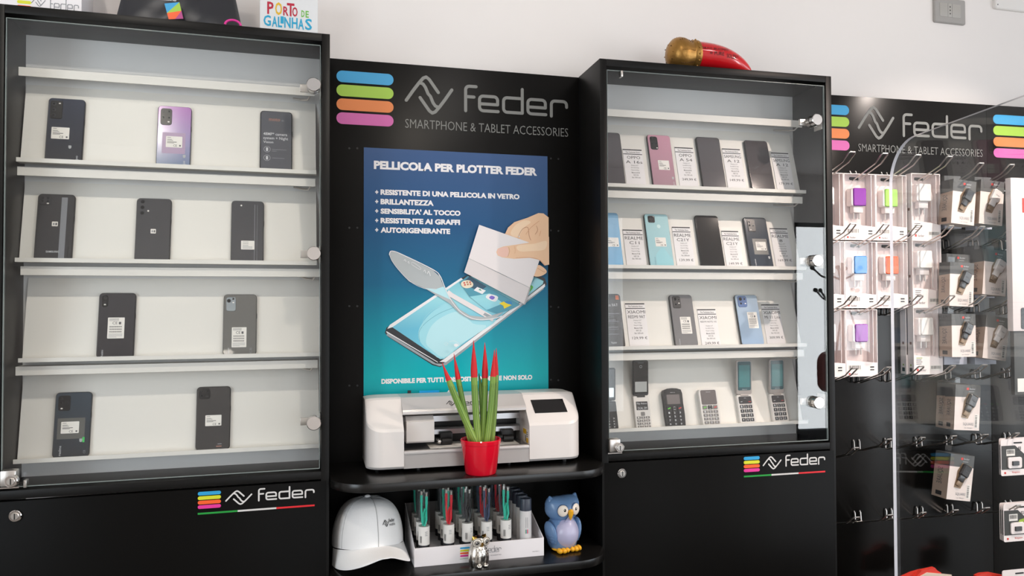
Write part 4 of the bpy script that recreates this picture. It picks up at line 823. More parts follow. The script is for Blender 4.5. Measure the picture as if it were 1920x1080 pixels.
for k_, (bx, by, tx, ty, wb_, tipy, dw) in enumerate(((893, 822, 829, 680, .0085, 715, -.006), (886, 822, 851, 663, .0072, 709, .012), (897, 822, 888, 638, .0085, 706, -.004), (904, 822, 909, 642, .0080, 706, .012), (913, 822, 927, 656, .0078, 704, -.008), (922, 822, 930.5, 653, .0070, 704, .010), (906, 820, 898, 700, .0070, 0, .016), (884, 822, 868, 745, .0075, 0, .016))):
    xb, zb__ = at('B', bx, by, pw + dw * .5); xt, zt__ = at('B', tx, ty, pw + dw)
    p0 = Vector((xb - pc, dw * .5, hp * .86)); p1 = Vector((xt - pc, dw, zt__ - ZS1)); n = 14
    f_t = (at('B', tx, tipy, pw + dw)[1] - zb__) / (zt__ - zb__) if tipy else 2
    pts = [p0.lerp(p1, i / n) + Vector((0, 0, 0)) for i in range(n + 1)]
    for i, p in enumerate(pts): p.x += .003 * math.sin(PI * i / n) * (1 if bx > 900 else -1)
    rad = [wb_ * (1 - .12 * i / n) if i / n < .72 else wb_ * max(.06, (.90 - .9 * ((i / n - .72) / .28) ** 1.25)) for i in range(n + 1)]
    cut = next((i for i in range(n + 1) if i / n >= f_t - .001), n + 1)
    lf = MB(); lf.tube(pts[:min(cut + 1, n + 1)], rad[:min(cut + 1, n + 1)], LEAFG, 12)
    for q in range(5):
        a = PI + PI * (q + .5) / 5 * 1.0
        lf.tube([p + Vector((math.cos(a) * r_ * .97, math.sin(a) * r_ * .97, 0)) for p, r_ in zip(pts[:cut], rad[:cut])], .0005, STREAK, 4)
    lo_ = lf.build('leaf', pot)
    if cut < n: MB().tube(pts[cut:], [r_ * 1.03 for r_ in rad[cut:]], TIPR, 12).build('leaf_tip', lo_)

# ------------------------------------------------------------------ white cap on the lower shelf
CAPM = mat('white_cotton_twill', (238, 238, 238), .85, bump=.25, nscale=500); STIT = mat('cap_stitching', (176, 176, 176), .8)
cb_ = (.1485, -.108, ZS2)
cp = thing('baseball_cap', 'white baseball cap with small grey logo at left of the lower shelf', 'cap', 'B', cb_, yaw=math.radians(10))
def capdome(u_, v_):
    """u_: angle round the head (0 = wearer front = viewer side), v_: 0 rim .. 1 top"""
    a = u_; rx, ry, H = .086, .098, .132
    e = math.cos(v_ * PI / 2) ** .60; r_ = e
    front = max(0, math.cos(a)); zz = .034 + (.124 - .034) * math.sin(v_ * PI / 2) ** .95
    zz += .012 * front * math.sin(v_ * PI)
    return Vector((rx * r_ * math.sin(a), -ry * r_ * math.cos(a) * (1 + .04 * front), zz - .020 * (1 - v_) * (1 - front * .6)))
v = []; f = []; nu, nv = 48, 16
for j in range(nv + 1): v += [capdome(2 * PI * i / nu, j / nv) for i in range(nu)]
for j in range(nv): f += [(j * nu + i, j * nu + (i + 1) % nu, (j + 1) * nu + (i + 1) % nu, (j + 1) * nu + i) for i in range(nu)]
b = MB(); b.add(v, f, CAPM, True)
for k_ in range(6):
    a = 2 * PI * k_ / 6 + (0); b.tube([capdome(a, t / 12 * .98) * 1.002 for t in range(13)], .0009, STIT, 5)
b.build('crown', cp, sharp=80)
MB().ball((0, 0, .125), .0075, .0075, .0045, CAPM, 14, 8).build('top_button', cp)
# curved visor: from the front rim outwards and down at both sides
v = []; f = []; n1, n2 = 28, 10
for th_ in (0, .0028):
    for j in range(n2 + 1):
        for i in range(n1 + 1):
            a = math.radians(-88 + 176 * i / n1); t = j / n2; p = capdome(a, .0)
            out = .072 * (math.cos(a) ** .55 if math.cos(a) > 0 else 0); x = p.x * (1 + .05 * t); y = p.y - out * t
            z = p.z + .004 - .004 * t - .40 * max(0, abs(x) - .012) ** 1.15 * (.30 + 1.25 * t) * 1.15
            v.append((x, y, z - th_))
k_ = (n1 + 1) * (n2 + 1)
for j in range(n2):
    for i in range(n1):
        q = j * (n1 + 1) + i; f += [(q, q + 1, q + n1 + 2, q + n1 + 1)[::-1], (k_ + q, k_ + q + 1, k_ + q + n1 + 2, k_ + q + n1 + 1)]
for i in range(n1): q = n2 * (n1 + 1) + i; f.append((q, q + 1, k_ + q + 1, k_ + q)[::-1])
b = MB(); b.add(v, f, CAPM, True); zmin = min(p[2] for p in v); b.build('visor', cp, sharp=60)
for ch in cp.children: ch.location.z -= zmin - .0006
# small print on the front panel
b = MB(); emblem(b, .020, .0, .013, 0, DINK, .11); b.text('feder', .029, .048, .0005, .0075, 0, DINK, .01); b.text('mobile', .029, .047, -.0062, -.0008, 0, DINK, .0)
for i, q in enumerate(b.v):
    a = q.x / .078; p = capdome(a, .30 + q.z / .13); b.v[i] = p * 1.006 + Vector((0, -.0008, 0))
lo_ = b.build('printed_logo', cp); lo_.location.z -= zmin - .0006

# ------------------------------------------------------------------ counter display tray of cables
CARD = mat('white_carton', (236, 232, 234), .55); CARDG = mat('grey_carton', (120, 116, 116), .6)
TX0, TX1, TYF, TYB = .2505, .5735, -.205, -.026
tr_ = thing('display_tray', 'white carton counter tray with cable tubes on the lower shelf', 'display box', 'B', (.412, -.115, ZS2)); o = Vector((.412, -.115, ZS2)); z0 = ZS2 + .0004
b = MB(o); b.box(TX0, TX1, TYF, TYF + .002, z0, z0 + .044, CARD); b.build('front_wall', tr_)
for x in (TX0, TX1 - .002): MB(o).xprism([(TYF + .002, z0), (TYF + .002, z0 + .044), (TYB, z0 + .108), (TYB, z0)], x, x + .002, CARD).build('side_wall', tr_)
MB(o).box(TX0 + .002, TX1 - .002, TYB - .002, TYB, z0, z0 + .108, CARDG).build('back_wall', tr_)
MB(o).box(TX0 + .002, TX1 - .002, TYF + .002, TYB - .002, z0 + .026, z0 + .028, CARD).build('tube_holder', tr_)
y = TYF - .0004; xs = at('B', 863, 1030, TYF)[0]
b = MB(o)
for q, m in enumerate((SBL, SYE, SOR2, SPK2)): stripe(b, xs - .0005, xs + .0235, z0 + .0335 - .0062 * q, z0 + .0375 - .0062 * q, y, y + .0003, m)
b.quad(xs - .001, xs + .028, z0 + .0095, z0 + .0103, y, FGR); b.build('logo_stripes', tr_)
b = MB(o); emblem(b, xs + .045, z0 + .027, .024, y, MUTED, .08); feder(b, xs + .064, xs + .102, z0 + .019, z0 + .035, y, MUTED, .07); b.text('www.feder.it', .5435, .561, z0 + .011, z0 + .0135, y, GINK); b.text('accessories', xs + .075, xs + .102, z0 + .011, z0 + .014, y, MUTED); b.build('logo_lettering', tr_)
TUBEG = glass('tube_plastic', (.93, .95, .95)); TCAP = mat('smoked_tube_base', (52, 52, 56), .25)
CAB = {'teal': mat('teal_cable', (40, 200, 170), .45), 'red': mat('red_cable', (226, 34, 52), .45), 'black': mat('black_cable', (30, 30, 34), .45), 'navy': mat('navy_cable', (62, 74, 104), .45), 'grey': mat('grey_cable', (112, 112, 120), .45)}
TUBES = {}
def make_tube(colour):
    t = thing('cable_tube', 'x', 'charging cable'); R = .0134; H = .156
    MB().lathe([(R, .030), (R, H - R)] + [(R * math.cos(PI / 2 * i / 6), H - R + R * math.sin(PI / 2 * i / 6)) for i in range(1, 7)], TUBEG, 22).build('tube_wall', t)
    MB().lathe([(R * .98, .0004), (R * .98, .020), (R * .94, .022)], TCAP, 22).build('tube_base', t)
    lb = MB(); lb.lathe([(R * 1.012, .018), (R * 1.012, .062)], LBL, 22)
    for q in range(6): a = -PI / 2 - .75 + .07 * q; lb.add([(R * 1.03 * math.cos(a), R * 1.03 * math.sin(a), .024), (R * 1.03 * math.cos(a + .035), R * 1.03 * math.sin(a + .035), .024), (R * 1.03 * math.cos(a + .035), R * 1.03 * math.sin(a + .035), .040), (R * 1.03 * math.cos(a), R * 1.03 * math.sin(a), .040)], [(0, 1, 2, 3)], GINK)
    for q in range(3): z = .049 - .004 * q; pts = [(R * 1.03 * math.cos(-PI / 2 + .2 + .08 * k_), R * 1.03 * math.sin(-PI / 2 + .2 + .08 * k_)) for k_ in range(7)]; lb.add([(p[0], p[1], z) for p in pts] + [(p[0], p[1], z + .0012) for p in pts], [(i, i + 1, i + 8, i + 7) for i in range(6)], MUTED)
    lb.build('paper_label', t); m = CAB[colour]; c = MB()
    pth = [(-.006, -.001, .130), (-.006, -.001, .098), (-.004, -.003, .070), (.0015, -.004, .062), (.006, -.002, .076), (.0055, .001, .096), (.002, .003, .102), (-.002, .002, .088), (-.001, 0, .064), (.004, 0, .058)]
    c.tube(pth, .0025, m, 8); c.tube([(.006, .002, .124), (.0055, .003, .098), (.001, .004, .070), (-.005, .003, .060)], .0025, m, 8)
    cb = c.build('cable', t)
    c = MB(); c.box(-.0090, -.0030, -.003, .001, .118, .136, m, bevel=.0008); c.box(.0030, .0090, .000, .004, .112, .132, m, bevel=.0008); c.box(-.0080, -.0040, -.002, 0, .136, .145, STEEL); c.box(.0040, .0080, .001, .003, .132, .140, STEEL); c.build('plugs', cb)
    return t
def copy_tree(t, parent=None):
    c = t.copy(); C.objects.link(c)
    if parent is not None: c.parent = parent; c.matrix_parent_inverse = Matrix.Identity(4)
    for ch in t.children: copy_tree(ch, c)
    return c
GRID = [['teal', 'red', 'black', 'navy', 'teal'], ['black', 'teal', 'grey', 'red', 'grey'], ['black', 'grey', 'teal', 'navy', 'red'], ['teal', 'black', 'grey', 'black', 'navy']]
FRONTX = [795, 841.5, 876.5, 912.5, 948.5]; ROWN = ['front', 'second', 'third', 'back']; COLN = ['first', 'second', 'third', 'fourth', 'fifth']
for r_ in range(4):
    yy = -.182 + .041 * r_
    for c_ in range(5):
        k_ = GRID[r_][c_]; x = at('B', FRONTX[c_], 1000, -.182)[0] + .0045 * r_ * 0
        if k_ not in TUBES: t = TUBES[k_] = make_tube(k_)
        else: t = copy_tree(TUBES[k_])
        place(t, 'B', (x, yy, ZS2 + .0286), yaw=random.uniform(-.5, .5))
        tag(t, '%s cable in clear capped tube, %s in the %s row of the tray' % (k_, COLN[c_], ROWN[r_]), 'charging cable', 'cable tubes in the tray')
CANB = mat('navy_grey_cap_plastic', (58, 64, 78), .35); CANW = mat('white_canister', (232, 228, 226), .4); can = None
for r_ in range(4):
    yy = -.180 + .036 * r_; x = at('B', 985.5, 1000, -.180)[0]
    if can is None:
        can = thing('power_bank', 'x', 'power bank'); R = .0147
        MB().lathe([(R * .96, .0004), (R, .002), (R, .081)], CANW, 30).build('canister_body', can)
        MB().lathe([(R * 1.01, .081), (R * 1.01, .108), (R * .95, .1105), (R * .90, .111), (R * .86, .109), (0, .109)], CANB, 30).build('cap', can)
        b = MB()
        for q, m in enumerate((FGR, SBL, SOR2, SPK2)): a = -PI / 2 - .05 + .13 * q; p = lambda d, z: (R * 1.015 * math.cos(a + d), R * 1.015 * math.sin(a + d), z); b.add([p(0, .026), p(.09, .026), p(.09, .036), p(0, .036)], [(0, 1, 2, 3)], m)
        for q in range(2): a = -PI / 2 + .0 + .28 * q; p = lambda d, z: (R * 1.015 * math.cos(a + d), R * 1.015 * math.sin(a + d), z); b.add([p(0, .040), p(.06, .040), p(.06, .066), p(0, .066)], [(0, 1, 2, 3)], MUTED)
        b.build('printed_mark', can); MB().box(-.004, .004, -R * 1.01, -R * .8, .0005, .009, mat('port_brown', (96, 62, 56), .5)).build('port', can); t = can
    else: t = copy_tree(can)
    place(t, 'B', (x, yy, ZS2 + .0286), yaw=-.25)
    tag(t, 'white cylindrical power bank with dark cap, %s in the right column of the tray' % ('frontmost', 'second', 'third', 'rearmost')[r_], 'power bank', 'power banks in the tray')

# ------------------------------------------------------------------ owls
OWB = mat('blue_owl_glaze', (104, 138, 180), .3, coat=.2); OWD = mat('deep_blue_owl_glaze', (70, 102, 146), .3); OWL_ = mat('lilac_owl_belly', (182, 180, 208), .3, coat=.2); OWY = mat('yellow_owl_glaze', (240, 176, 40), .3); OWE = mat('cream_eye', (240, 228, 214), .25)
ow = thing('owl_figurine', 'blue ceramic owl with yellow beak at right of the lower shelf', 'figurine', 'B', (at('B', 1054, 1030, -.165)[0], -.165, ZS2), yaw=math.radians(14))
S = .141
b = MB(); b.lathe([(0, .006 * 0 + .004), (.030, .004), (.036, .012), (.0405, .03), (.0415, .045), (.039, .060), (.034, .072), (.028, .080), (0, .082)], OWB, 32); b.build('body', ow)
MB().ball((0, -.0125, .045), .0355, .0368, .041, OWL_, 24, 16).build('belly', ow)
hb = MB(); hd = []
v = []; f = []; n, k = 36, 22
for j in range(k + 1):
    t = PI * j / k
    for i in range(n):
        a = 2 * PI * i / n; x = math.sin(t) * math.cos(a); y = math.sin(t) * math.sin(a); z = -math.cos(t)
        X_, Y_, Z_ = .0465 * x, .038 * y, .034 * z
        side = max(0, abs(x) - .35) / .65
        if z > .2: Z_ += .014 * (side ** 1.4) * min(1, (z - .2) * 3) - .004 * (1 - min(1, abs(x) * 2.2)); X_ *= 1 + .06 * side
        v.append((X_, Y_, .104 + Z_))
for j in range(k): f += [(j * n + i, j * n + (i + 1) % n, (j + 1) * n + (i + 1) % n, (j + 1) * n + i) for i in range(n)]
hb.add(v, f, OWB, True)
for s_ in (-1, 1): hb.lathe([(.0125, 0), (.009, .008), (.003, .0165), (0, .018)], OWB, 16, Matrix.Translation((s_ * .033, -.002, .122)) @ Matrix.Rotation(s_ * .38, 4, 'Y'))
h_ = hb.build('head', ow, sharp=70)
MB().add([(-.013, -.0330, .0775), (.013, -.0330, .0775), (0.004, -.0395, .094), (-.004, -.0395, .094)], [(0, 1, 2, 3)], OWL_).build('chin', h_)
for s_ in (-1, 1):
    e = MB(); M = Matrix.Translation((s_ * .0185, -.0325, .106)) @ Matrix.Rotation(s_ * .32, 4, 'Z'); e.ball((0, 0, 0), .0150, .0055, .0160, OWD, 20, 12, M); e.ball((0, -.0022, 0), .0138, .0050, .0146, OWE, 20, 12, M); ey = e.build('eye', h_)
    MB().ball((-s_ * .004, -.0062, .002), .0034, .0020, .0042, INK, 12, 8, M).ball((-s_ * .004 - .0012, -.0080, .0036), .0011, .0006, .0012, OWE, 8, 6, M).build('pupil', ey)
MB().lathe([(0, -.020), (.0035, -.013), (.0068, -.002), (.0062, .006), (0, .011)], OWY, 18, Matrix.Translation((0, -.0415, .100)) @ Matrix.Rotation(.12, 4, 'X')).build('beak', h_)
for s_ in (-1, 1):
    w_ = MB(); M = Matrix.Translation((s_ * .036, -.004, .044)) @ Matrix.Rotation(s_ * .22, 4, 'Y'); w_.ball((0, 0, 0), .010, .026, .033, OWB, 20, 14, M); wg = w_.build('wing', ow)
    g_ = MB()
    for q in range(3): g_.tube([M @ Vector((s_ * .0098 * math.sqrt(max(.05, 1 - (y_ / .026) ** 2 - ((z_) / .033) ** 2)), y_, z_)) for y_, z_ in [(-.022 + .007 * i, -.004 - .0085 * q + .0028 * (i % 2)) for i in range(6)]], .0006, OWD, 5)
    g_.build('feather_lines', wg)
for s_ in (-1, 1):
    ft = MB()
    for q in range(3): ft.ball((s_ * .018 + (q - 1) * .0105, -.036 + abs(q - 1) * .003, .0072), .0062, .011, .0070, OWY, 12, 8)
    ft.build('foot', ow)
MB().ball((0, -.012, .006), .036, .026, .0058, OWY, 20, 8).build('base_skirt', ow)
SILV = mat('polished_silver', (236, 232, 224), .17, 1, bump=.12, nscale=140); SEYE = mat('pale_silver_eye', (226, 220, 208), .35, .3); GOLD = mat('gold_glaze', (222, 176, 84), .18, 1); SLINE = mat('silver_groove', (96, 88, 84), .25, 1)
so = thing('owl_ornament', 'small shiny silver owl in front of the cable tray', 'figurine', 'B', (at('B', 898, 1060, -.236)[0], -.232, ZS2), yaw=math.radians(18))
b = MB(); b.lathe([(0, .0006), (.016, .0006), (.0185, .006), (.0205, .018), (.0205, .028), (.018, .040), (.0145, .048), (0, .052)], SILV, 28); b.build('body', so)
h2 = MB().ball((0, -.001, .056), .0165, .0145, .0150, SILV, 24, 16).build('head', so)
for s_ in (-1, 1):
    M = Matrix.Translation((s_ * .0098, -.0125, .058)) @ Matrix.Rotation(s_ * .3, 4, 'Z'); e = MB(); e.ball((0, 0, 0), .0098, .0032, .0104, SEYE, 20, 12, M)
    ey = e.build('eye', h2); g_ = MB()
    for rr_ in (.0088, .0052): g_.tube([M @ Vector((rr_ * math.cos(2 * PI * i / 18), -.0026 if rr_ < .006 else -.0016, rr_ * 1.05 * math.sin(2 * PI * i / 18))) for i in range(18)], .0006, SLINE, 5, closed=True)
    g_.ball((0, -.0026, 0), .0040, .0016, .0042, INK, 14, 8, M); g_.ball((-.001, -.0038, .0012), .0011, .0006, .0011, PAPER, 8, 6, M); g_.build('pupil', ey)
    MB().lathe([(.0062, 0), (.0042, .003), (0, .0075)], GOLD, 12, Matrix.Translation((s_ * .010, -.003, .0665)) @ Matrix.Rotation(s_ * .7, 4, 'Y')).build('ear_tuft', h2)
MB().lathe([(0, -.007), (.0022, -.003), (.0028, .002), (0, .004)], GOLD, 10, Matrix.Translation((0, -.0165, .054))).build('beak', h2)
g_ = MB()
for q in range(7):
    a0 = -PI / 2 - 1.25 + .34 * q; g_.tube([(r_ * math.cos(a0), r_ * math.sin(a0), z) for r_, z in ((.0178, .004), (.0203, .012), (.0208, .020), (.0206, .026))], .0005, SLINE, 5)
for q in range(3):
    for j in range(5): a0 = -PI / 2 - .7 + .33 * j + .16 * (q % 2); z = .030 + .0055 * q; r_ = (.0206, .0192, .0176)[q]; g_.tube([(r_ * math.cos(a0 + d), r_ * math.sin(a0 + d), z + .003 - 18 * d * d * .01 * 3) for d in (-.15, -.08, 0, .08, .15)], .0005, SLINE, 5)
g_.build('feather_lines', so)
for s_ in (-1, 1): MB().ball((s_ * .007, -.017, .0042), .0052, .0065, .0040, SILV, 12, 8).build('foot', so)

so.scale = (1.26, 1.12, 1.02)

# ------------------------------------------------------------------ things on top of the cabinets
zt0 = TOP + .0004
MB0 = (-.52, .085, zt0)
bxw = thing('product_box', 'white carton with brand print on the left cabinet, cut by the frame', 'box', 'L', MB0); xr = at('L', 153, 15, .045)[0]
MB(MB0).box(-.66, xr, .045, .150, zt0, zt0 + .15, CARD, bevel=.001).build('carton', bxw)
x0 = at('L', 32, 8, .045)[0]; x1 = at('L', 59, 8, .045)[0]; b = MB(MB0)
zs_ = at('L', 45, 10, .045)[1] - .003
for q, m in enumerate((SOR2, SYE, SBL)): stripe(b, x0, x1, zs_ + .0105 * q - .004, zs_ + .0105 * q + .003, .0446, .0449, m)
b.build('logo_stripes', bxw); xe = at('L', 76, 8, .045)[0]; xf = at('L', 94, 10, .045)[0]; xg = at('L', 148, 14, .045)[0]; zb2 = at('L', 148, 17, .045)[1] - .008
b = MB(MB0); emblem(b, xe - .004, zb2 + .016, .022, .0446, MUTED, .07); feder(b, xf, xg, zb2 - .001, zb2 + .026, .0446, MUTED, .06); b.build('logo_lettering', bxw)
BAGM = mat('black_bag_nylon', (40, 41, 46), .42, bump=.3, nscale=40)
bgo = (-.245, .085, zt0); bag = thing('drawstring_bag', 'black nylon bag with four colour square on the left cabinet', 'bag', 'L', bgo)
xl, xr = at('L', 207, 26, .05)[0] - bgo[0], at('L', 456, 48, .05)[0] - bgo[0]
v = []; f = []; nx, nz = 26, 12
for sd in (0, 1):
    for j in range(nz + 1):
        t = j / nz; z = .165 * t
        for i in range(nx + 1):
            u_ = i / nx; wd = 1 - .24 * t; x = (xl + xr) / 2 * (1 - t) + (xl + xr) / 2 * t + (u_ - .5) * (xr - xl) * wd + .0
            blg = (math.sin(PI * u_) ** .5) * (.036 * (1 - .75 * t) + .006) * (1 - .25 * math.exp(-(t / .08) ** 2)); wr_ = .0035 * math.sin(9 * u_ + 7 * t) * math.sin(PI * u_) + .003 * math.sin(23 * u_ - 12 * t) * math.sin(PI * u_) * (1 - t)
            v.append((x, (-1 if sd == 0 else 1) * (blg + wr_) + .012 * t, z))
kk = (nx + 1) * (nz + 1)
for j in range(nz):
    for i in range(nx): q = j * (nx + 1) + i; f += [(q, q + 1, q + nx + 2, q + nx + 1), (kk + q, kk + q + nx + 1, kk + q + nx + 2, kk + q + 1)]
for i in range(nx): f += [(i, kk + i, kk + i + 1, i + 1), (nz * (nx + 1) + i, nz * (nx + 1) + i + 1, kk + nz * (nx + 1) + i + 1, kk + nz * (nx + 1) + i)]
for j in range(nz): q = j * (nx + 1); f += [(q, q + nx + 1, kk + q + nx + 1, kk + q), (q + nx, kk + q + nx, kk + q + 2 * nx + 1, q + 2 * nx + 1)]
b = MB(); b.add(v, f, BAGM, True); b.build('bag_body', bag, sharp=60)
def bagpt(px, py, w=.0425): s_, z = at('L', px, py, w); return (s_ - bgo[0], z - bgo[2])
b = MB(); Q = [bagpt(309, 8.5), bagpt(337, 6), bagpt(344.5, 37), bagpt(317, 38)]; yl = .0425 - bgo[1] - .0065
mid = lambda a, c, t: (a[0] + (c[0] - a[0]) * t, a[1] + (c[1] - a[1]) * t)
ml, mr_ = mid(Q[0], Q[3], .60), mid(Q[1], Q[2], .52); mt = mid(Q[0], Q[1], .99); mb_ = mid(Q[3], Q[2], .44)
b.poly([Q[0], Q[1], ml], yl, SBL); b.poly([Q[1], mr_, ml], yl, SGR); b.poly([ml, mr_, mb_, Q[3]], yl, SOR2); b.poly([mr_, Q[2], mb_], yl, mat('plum_print', (176, 60, 130), .45)); b.build('printed_square', bag)
xw0, zw0 = bagpt(303, 1.8); xw1, zw1 = bagpt(331, 0); b = MB(); b.text('accessories', xw0, xw1, zw0, zw0 + .010, yl, PAPER, .01); b.build('printed_name', bag)
b = MB(); rc_ = bagpt(437, 49, .028); b.tube([(rc_[0] + .0172 * math.cos(PI * i / 12 + .0), .022 - bgo[1], rc_[1] + .012 * math.sin(PI * i / 12)) for i in range(13)], .0028, SPK2, 8); b.build('pink_eyelet', bag)
sgo = (.0, .11, zt0); sg = thing('souvenir_sign', 'white souvenir sign with PORTO DE GALINHAS letters on the left cabinet', 'sign', 'L', sgo)
sx0, sx1 = at('L', 487, 30, .11)[0], at('L', 596, 40, .11)[0]
SIGNM = mat('white_glossy_sign', (238, 238, 238), .25)
MB(sgo).rrect(sx0, sx1, zt0, zt0 + .13, .004, .11, .118, SIGNM, n=4, cham=.001).build('sign_plate', sg)
MB(sgo).box(sx0 + .02, sx1 - .02, .118, .150, zt0, zt0 + .004, SIGNM).build('sign_foot', sg)
b = MB(sgo); LC = {'r': mat('sign_crimson', (196, 40, 66), .4), 'y': mat('sign_yellow', (240, 190, 50), .4), 'g': mat('sign_green', (120, 196, 80), .4), 'b': mat('sign_cyan', (36, 172, 214), .4)}
def sgl(ch, x0, y0, x1, y1, m):
    a = at('L', x0, y1, .11); c = at('L', x1, y0, .11); b.text(ch, a[0], c[0], a[1], c[1], .1094, LC[m], .022)
sgl('P', 501, 4, 513, 26, 'r'); sgl('O', 516, 5, 529, 28, 'y'); sgl('R', 531, 13, 541, 29, 'r'); sgl('T', 538, 7, 552, 30, 'r'); sgl('O', 548, 14, 558, 31, 'r'); sgl('D', 565, 20, 571, 32, 'g'); sgl('E', 573, 21, 579, 33, 'g')
for ch, x0, x1, y0, y1 in (('G', 494, 508, 29, 48), ('A', 510, 520, 31, 50), ('L', 521, 529, 32, 51), ('I', 526, 532, 31, 44), ('N', 533, 545, 33, 52), ('H', 547, 558, 34, 53), ('A', 559, 570, 36, 55), ('S', 572, 585, 36, 56)): sgl(ch, x0, y0, x1, y1, 'b')
b.build('sign_letters', sg)
# red horn charm with golden crown
HRED = mat('red_horn_glaze', (206, 20, 30), .12, coat=.5); HGO = mat('old_gold_paint', (168, 124, 62), .35, .7, bump=.3, nscale=120); HGD = mat('old_gold_dark', (96, 64, 30), .5, .3)
wy = .058; x_l = at('R', 1242, 118, wy)[0]; x_b = at('R', 1302, 105, wy)[0]; x_t = at('R', 1407, 131, wy)[0]; zax = zt0 + .033
ho = ((x_l + x_t) / 2, wy, zt0); hn = thing('horn_charm', 'red lucky horn with gold crown lying on the right cabinet', 'ornament', 'R', ho)
pts = []; rad = []; L_ = x_t - x_b
for i in range(17):
    t = i / 16; pts.append((x_b - .004 + (L_ + .002) * t - ho[0], -.012 * t * t, .0500 - .0455 * t ** 2.7)); rad.append(.0340 * (1 - t ** 2.9) ** .80 + .0025)
MB().tube(pts, rad, HRED, 28).build('horn', hn, sharp=60)
b = MB(); M = Matrix.Translation((x_b - ho[0], 0, .0500)) @ Matrix.Rotation(-PI / 2 - .06, 4, 'Y') @ Matrix.Scale(1.07, 4)
b.lathe([(.0335, -.006), (.0365, -.005), (.0372, .000), (.0365, .009), (.0345, .012), (.0365, .020), (.0425, .034), (.0435, .046), (.039, .060), (.028, .070), (.014, .0755), (0, .077)], HGO, 36, M); cr_o = b.build('crown', hn)
b = MB()
for q in range(8):
    a = 2 * PI * q / 8
    for j in range(12):
        z = .016 + .0052 * j; r_ = .0362 + .0075 * math.sin(min(1, (z - .016) / .034) * PI / 2) - (max(0, z - .05) * .85 if z > .05 else 0)
        b.ball(M @ Vector((r_ * math.cos(a), r_ * math.sin(a), z)), .0016, .0016, .0016, HGD if q % 2 else HGO, 6, 4)
for j in range(14): a = 2 * PI * j / 14; b.ball(M @ Vector((.0372 * math.cos(a), .0372 * math.sin(a), .003)), .0028, .0028, .0028, HGO, 8, 6)
b.build('crown_beads', cr_o)
def onhorn(px, py):
    """front surface point of the horn seen at this photo position"""
    Mi = UM['R'].inverted(); oo = Mi @ CAM - Vector(ho); d = (Mi.to_3x3() @ ray(px, py)).normalized(); best = None
    t = 1.2
    while t < 2.6:
        p = oo + d * t
        for i in range(16):
            a, c = Vector(pts[i]), Vector(pts[i + 1]); e = c - a; s_ = max(0, min(1, (p - a).dot(e) / e.length_squared)); r_ = rad[i] + (rad[i + 1] - rad[i]) * s_
            if (p - a - e * s_).length < r_ + .0009: return p
        t += .0004
    return None
def hwrite(body, x0, y0, x1, y1, slant=0.):
    vs_, fs = text_geo(body, 0, 2); ax = min(v[0] for v in vs_); bx = max(v[0] for v in vs_); az = min(v[1] for v in vs_); bz = max(v[1] for v in vs_); out = []
    for v in vs_:
        p, q = (v[0] - ax) / (bx - ax), (v[1] - az) / (bz - az); s_ = onhorn(x0 + (x1 - x0) * p, y1 + (y0 - y1) * q + slant * p)
        if s_ is None: return
        out.append(s_)
    HW.add(out, fs, INK)
HW = MB(); hwrite('PORTO BUONO', 1311, 86.5, 1366, 90.5, 5.0); hwrite('e', 1331.5, 97, 1336.5, 101); hwrite('PURE', 1340, 96, 1358, 103, 1.5); hwrite('SOLDI !', 1363, 100, 1384, 108, 3.5)
if HW.v: HW.build('handwriting', hn)
# socket plate and white wall box
SOCK = mat('grey_socket_plastic', (166, 162, 158), .4); sx0, sz1 = at('B', 1752, 0, .0417 - .008); sx1, sz0 = at('B', 1811, 47, .0417 - .008)
sk = thing('wall_socket', 'grey socket plate on the white wall at top right', 'socket', 'B', ((sx0 + sx1) / 2, .0417, sz0)); o = Vector(((sx0 + sx1) / 2, .0417, sz0)); sz1 = sz0 + .0835
b = MB(o); b.rrect(sx0, sx1, sz0, sz1, .006, .0417 - .009, .0415, SOCK, n=5, cham=.003); b.build('cover_plate', sk)
fx0, fx1, fz0, fz1 = sx0 + .020, sx1 - .022, sz0 + .020, sz1 - .018
b = MB(o); b.box(fx0, fx1, .0317, .0330, fz0, fz1, mat('socket_insert', (176, 172, 166), .4), bevel=.0006); ins = b.build('insert', sk)
b = MB(o); xm = (fx0 + fx1) / 2 - .001; b.box(xm - .009, xm - .0084, .0315, .0318, fz0, fz1, GINK); b.box(xm + .008, xm + .0086, .0315, .0318, fz0, fz1, GINK)
for z in (.25, .5, .75): b.disc(xm, fz0 + (fz1 - fz0) * z, .0022, .0313, .0318, DSTEEL, 10)
b.build('socket_holes', ins)
wx0, wz0 = at('B', 1867, 15, .0417 - .012); wb2 = thing('wall_box', 'white plastic box on the wall at the top right corner', 'wall unit', 'B', (wx0 + .15, .0417, wz0)); o = Vector((wx0 + .15, .0417, wz0))
MB(o).rrect(wx0, wx0 + .30, wz0, wz0 + .20, .008, .0417 - .012, .0415, WHT, n=5, cham=.003).build('housing', wb2); MB(o).disc(wx0 + .009, wz0 + .013, .0022, .0417 - .0126, .0417 - .012, GINK, 12).build('screw', wb2)

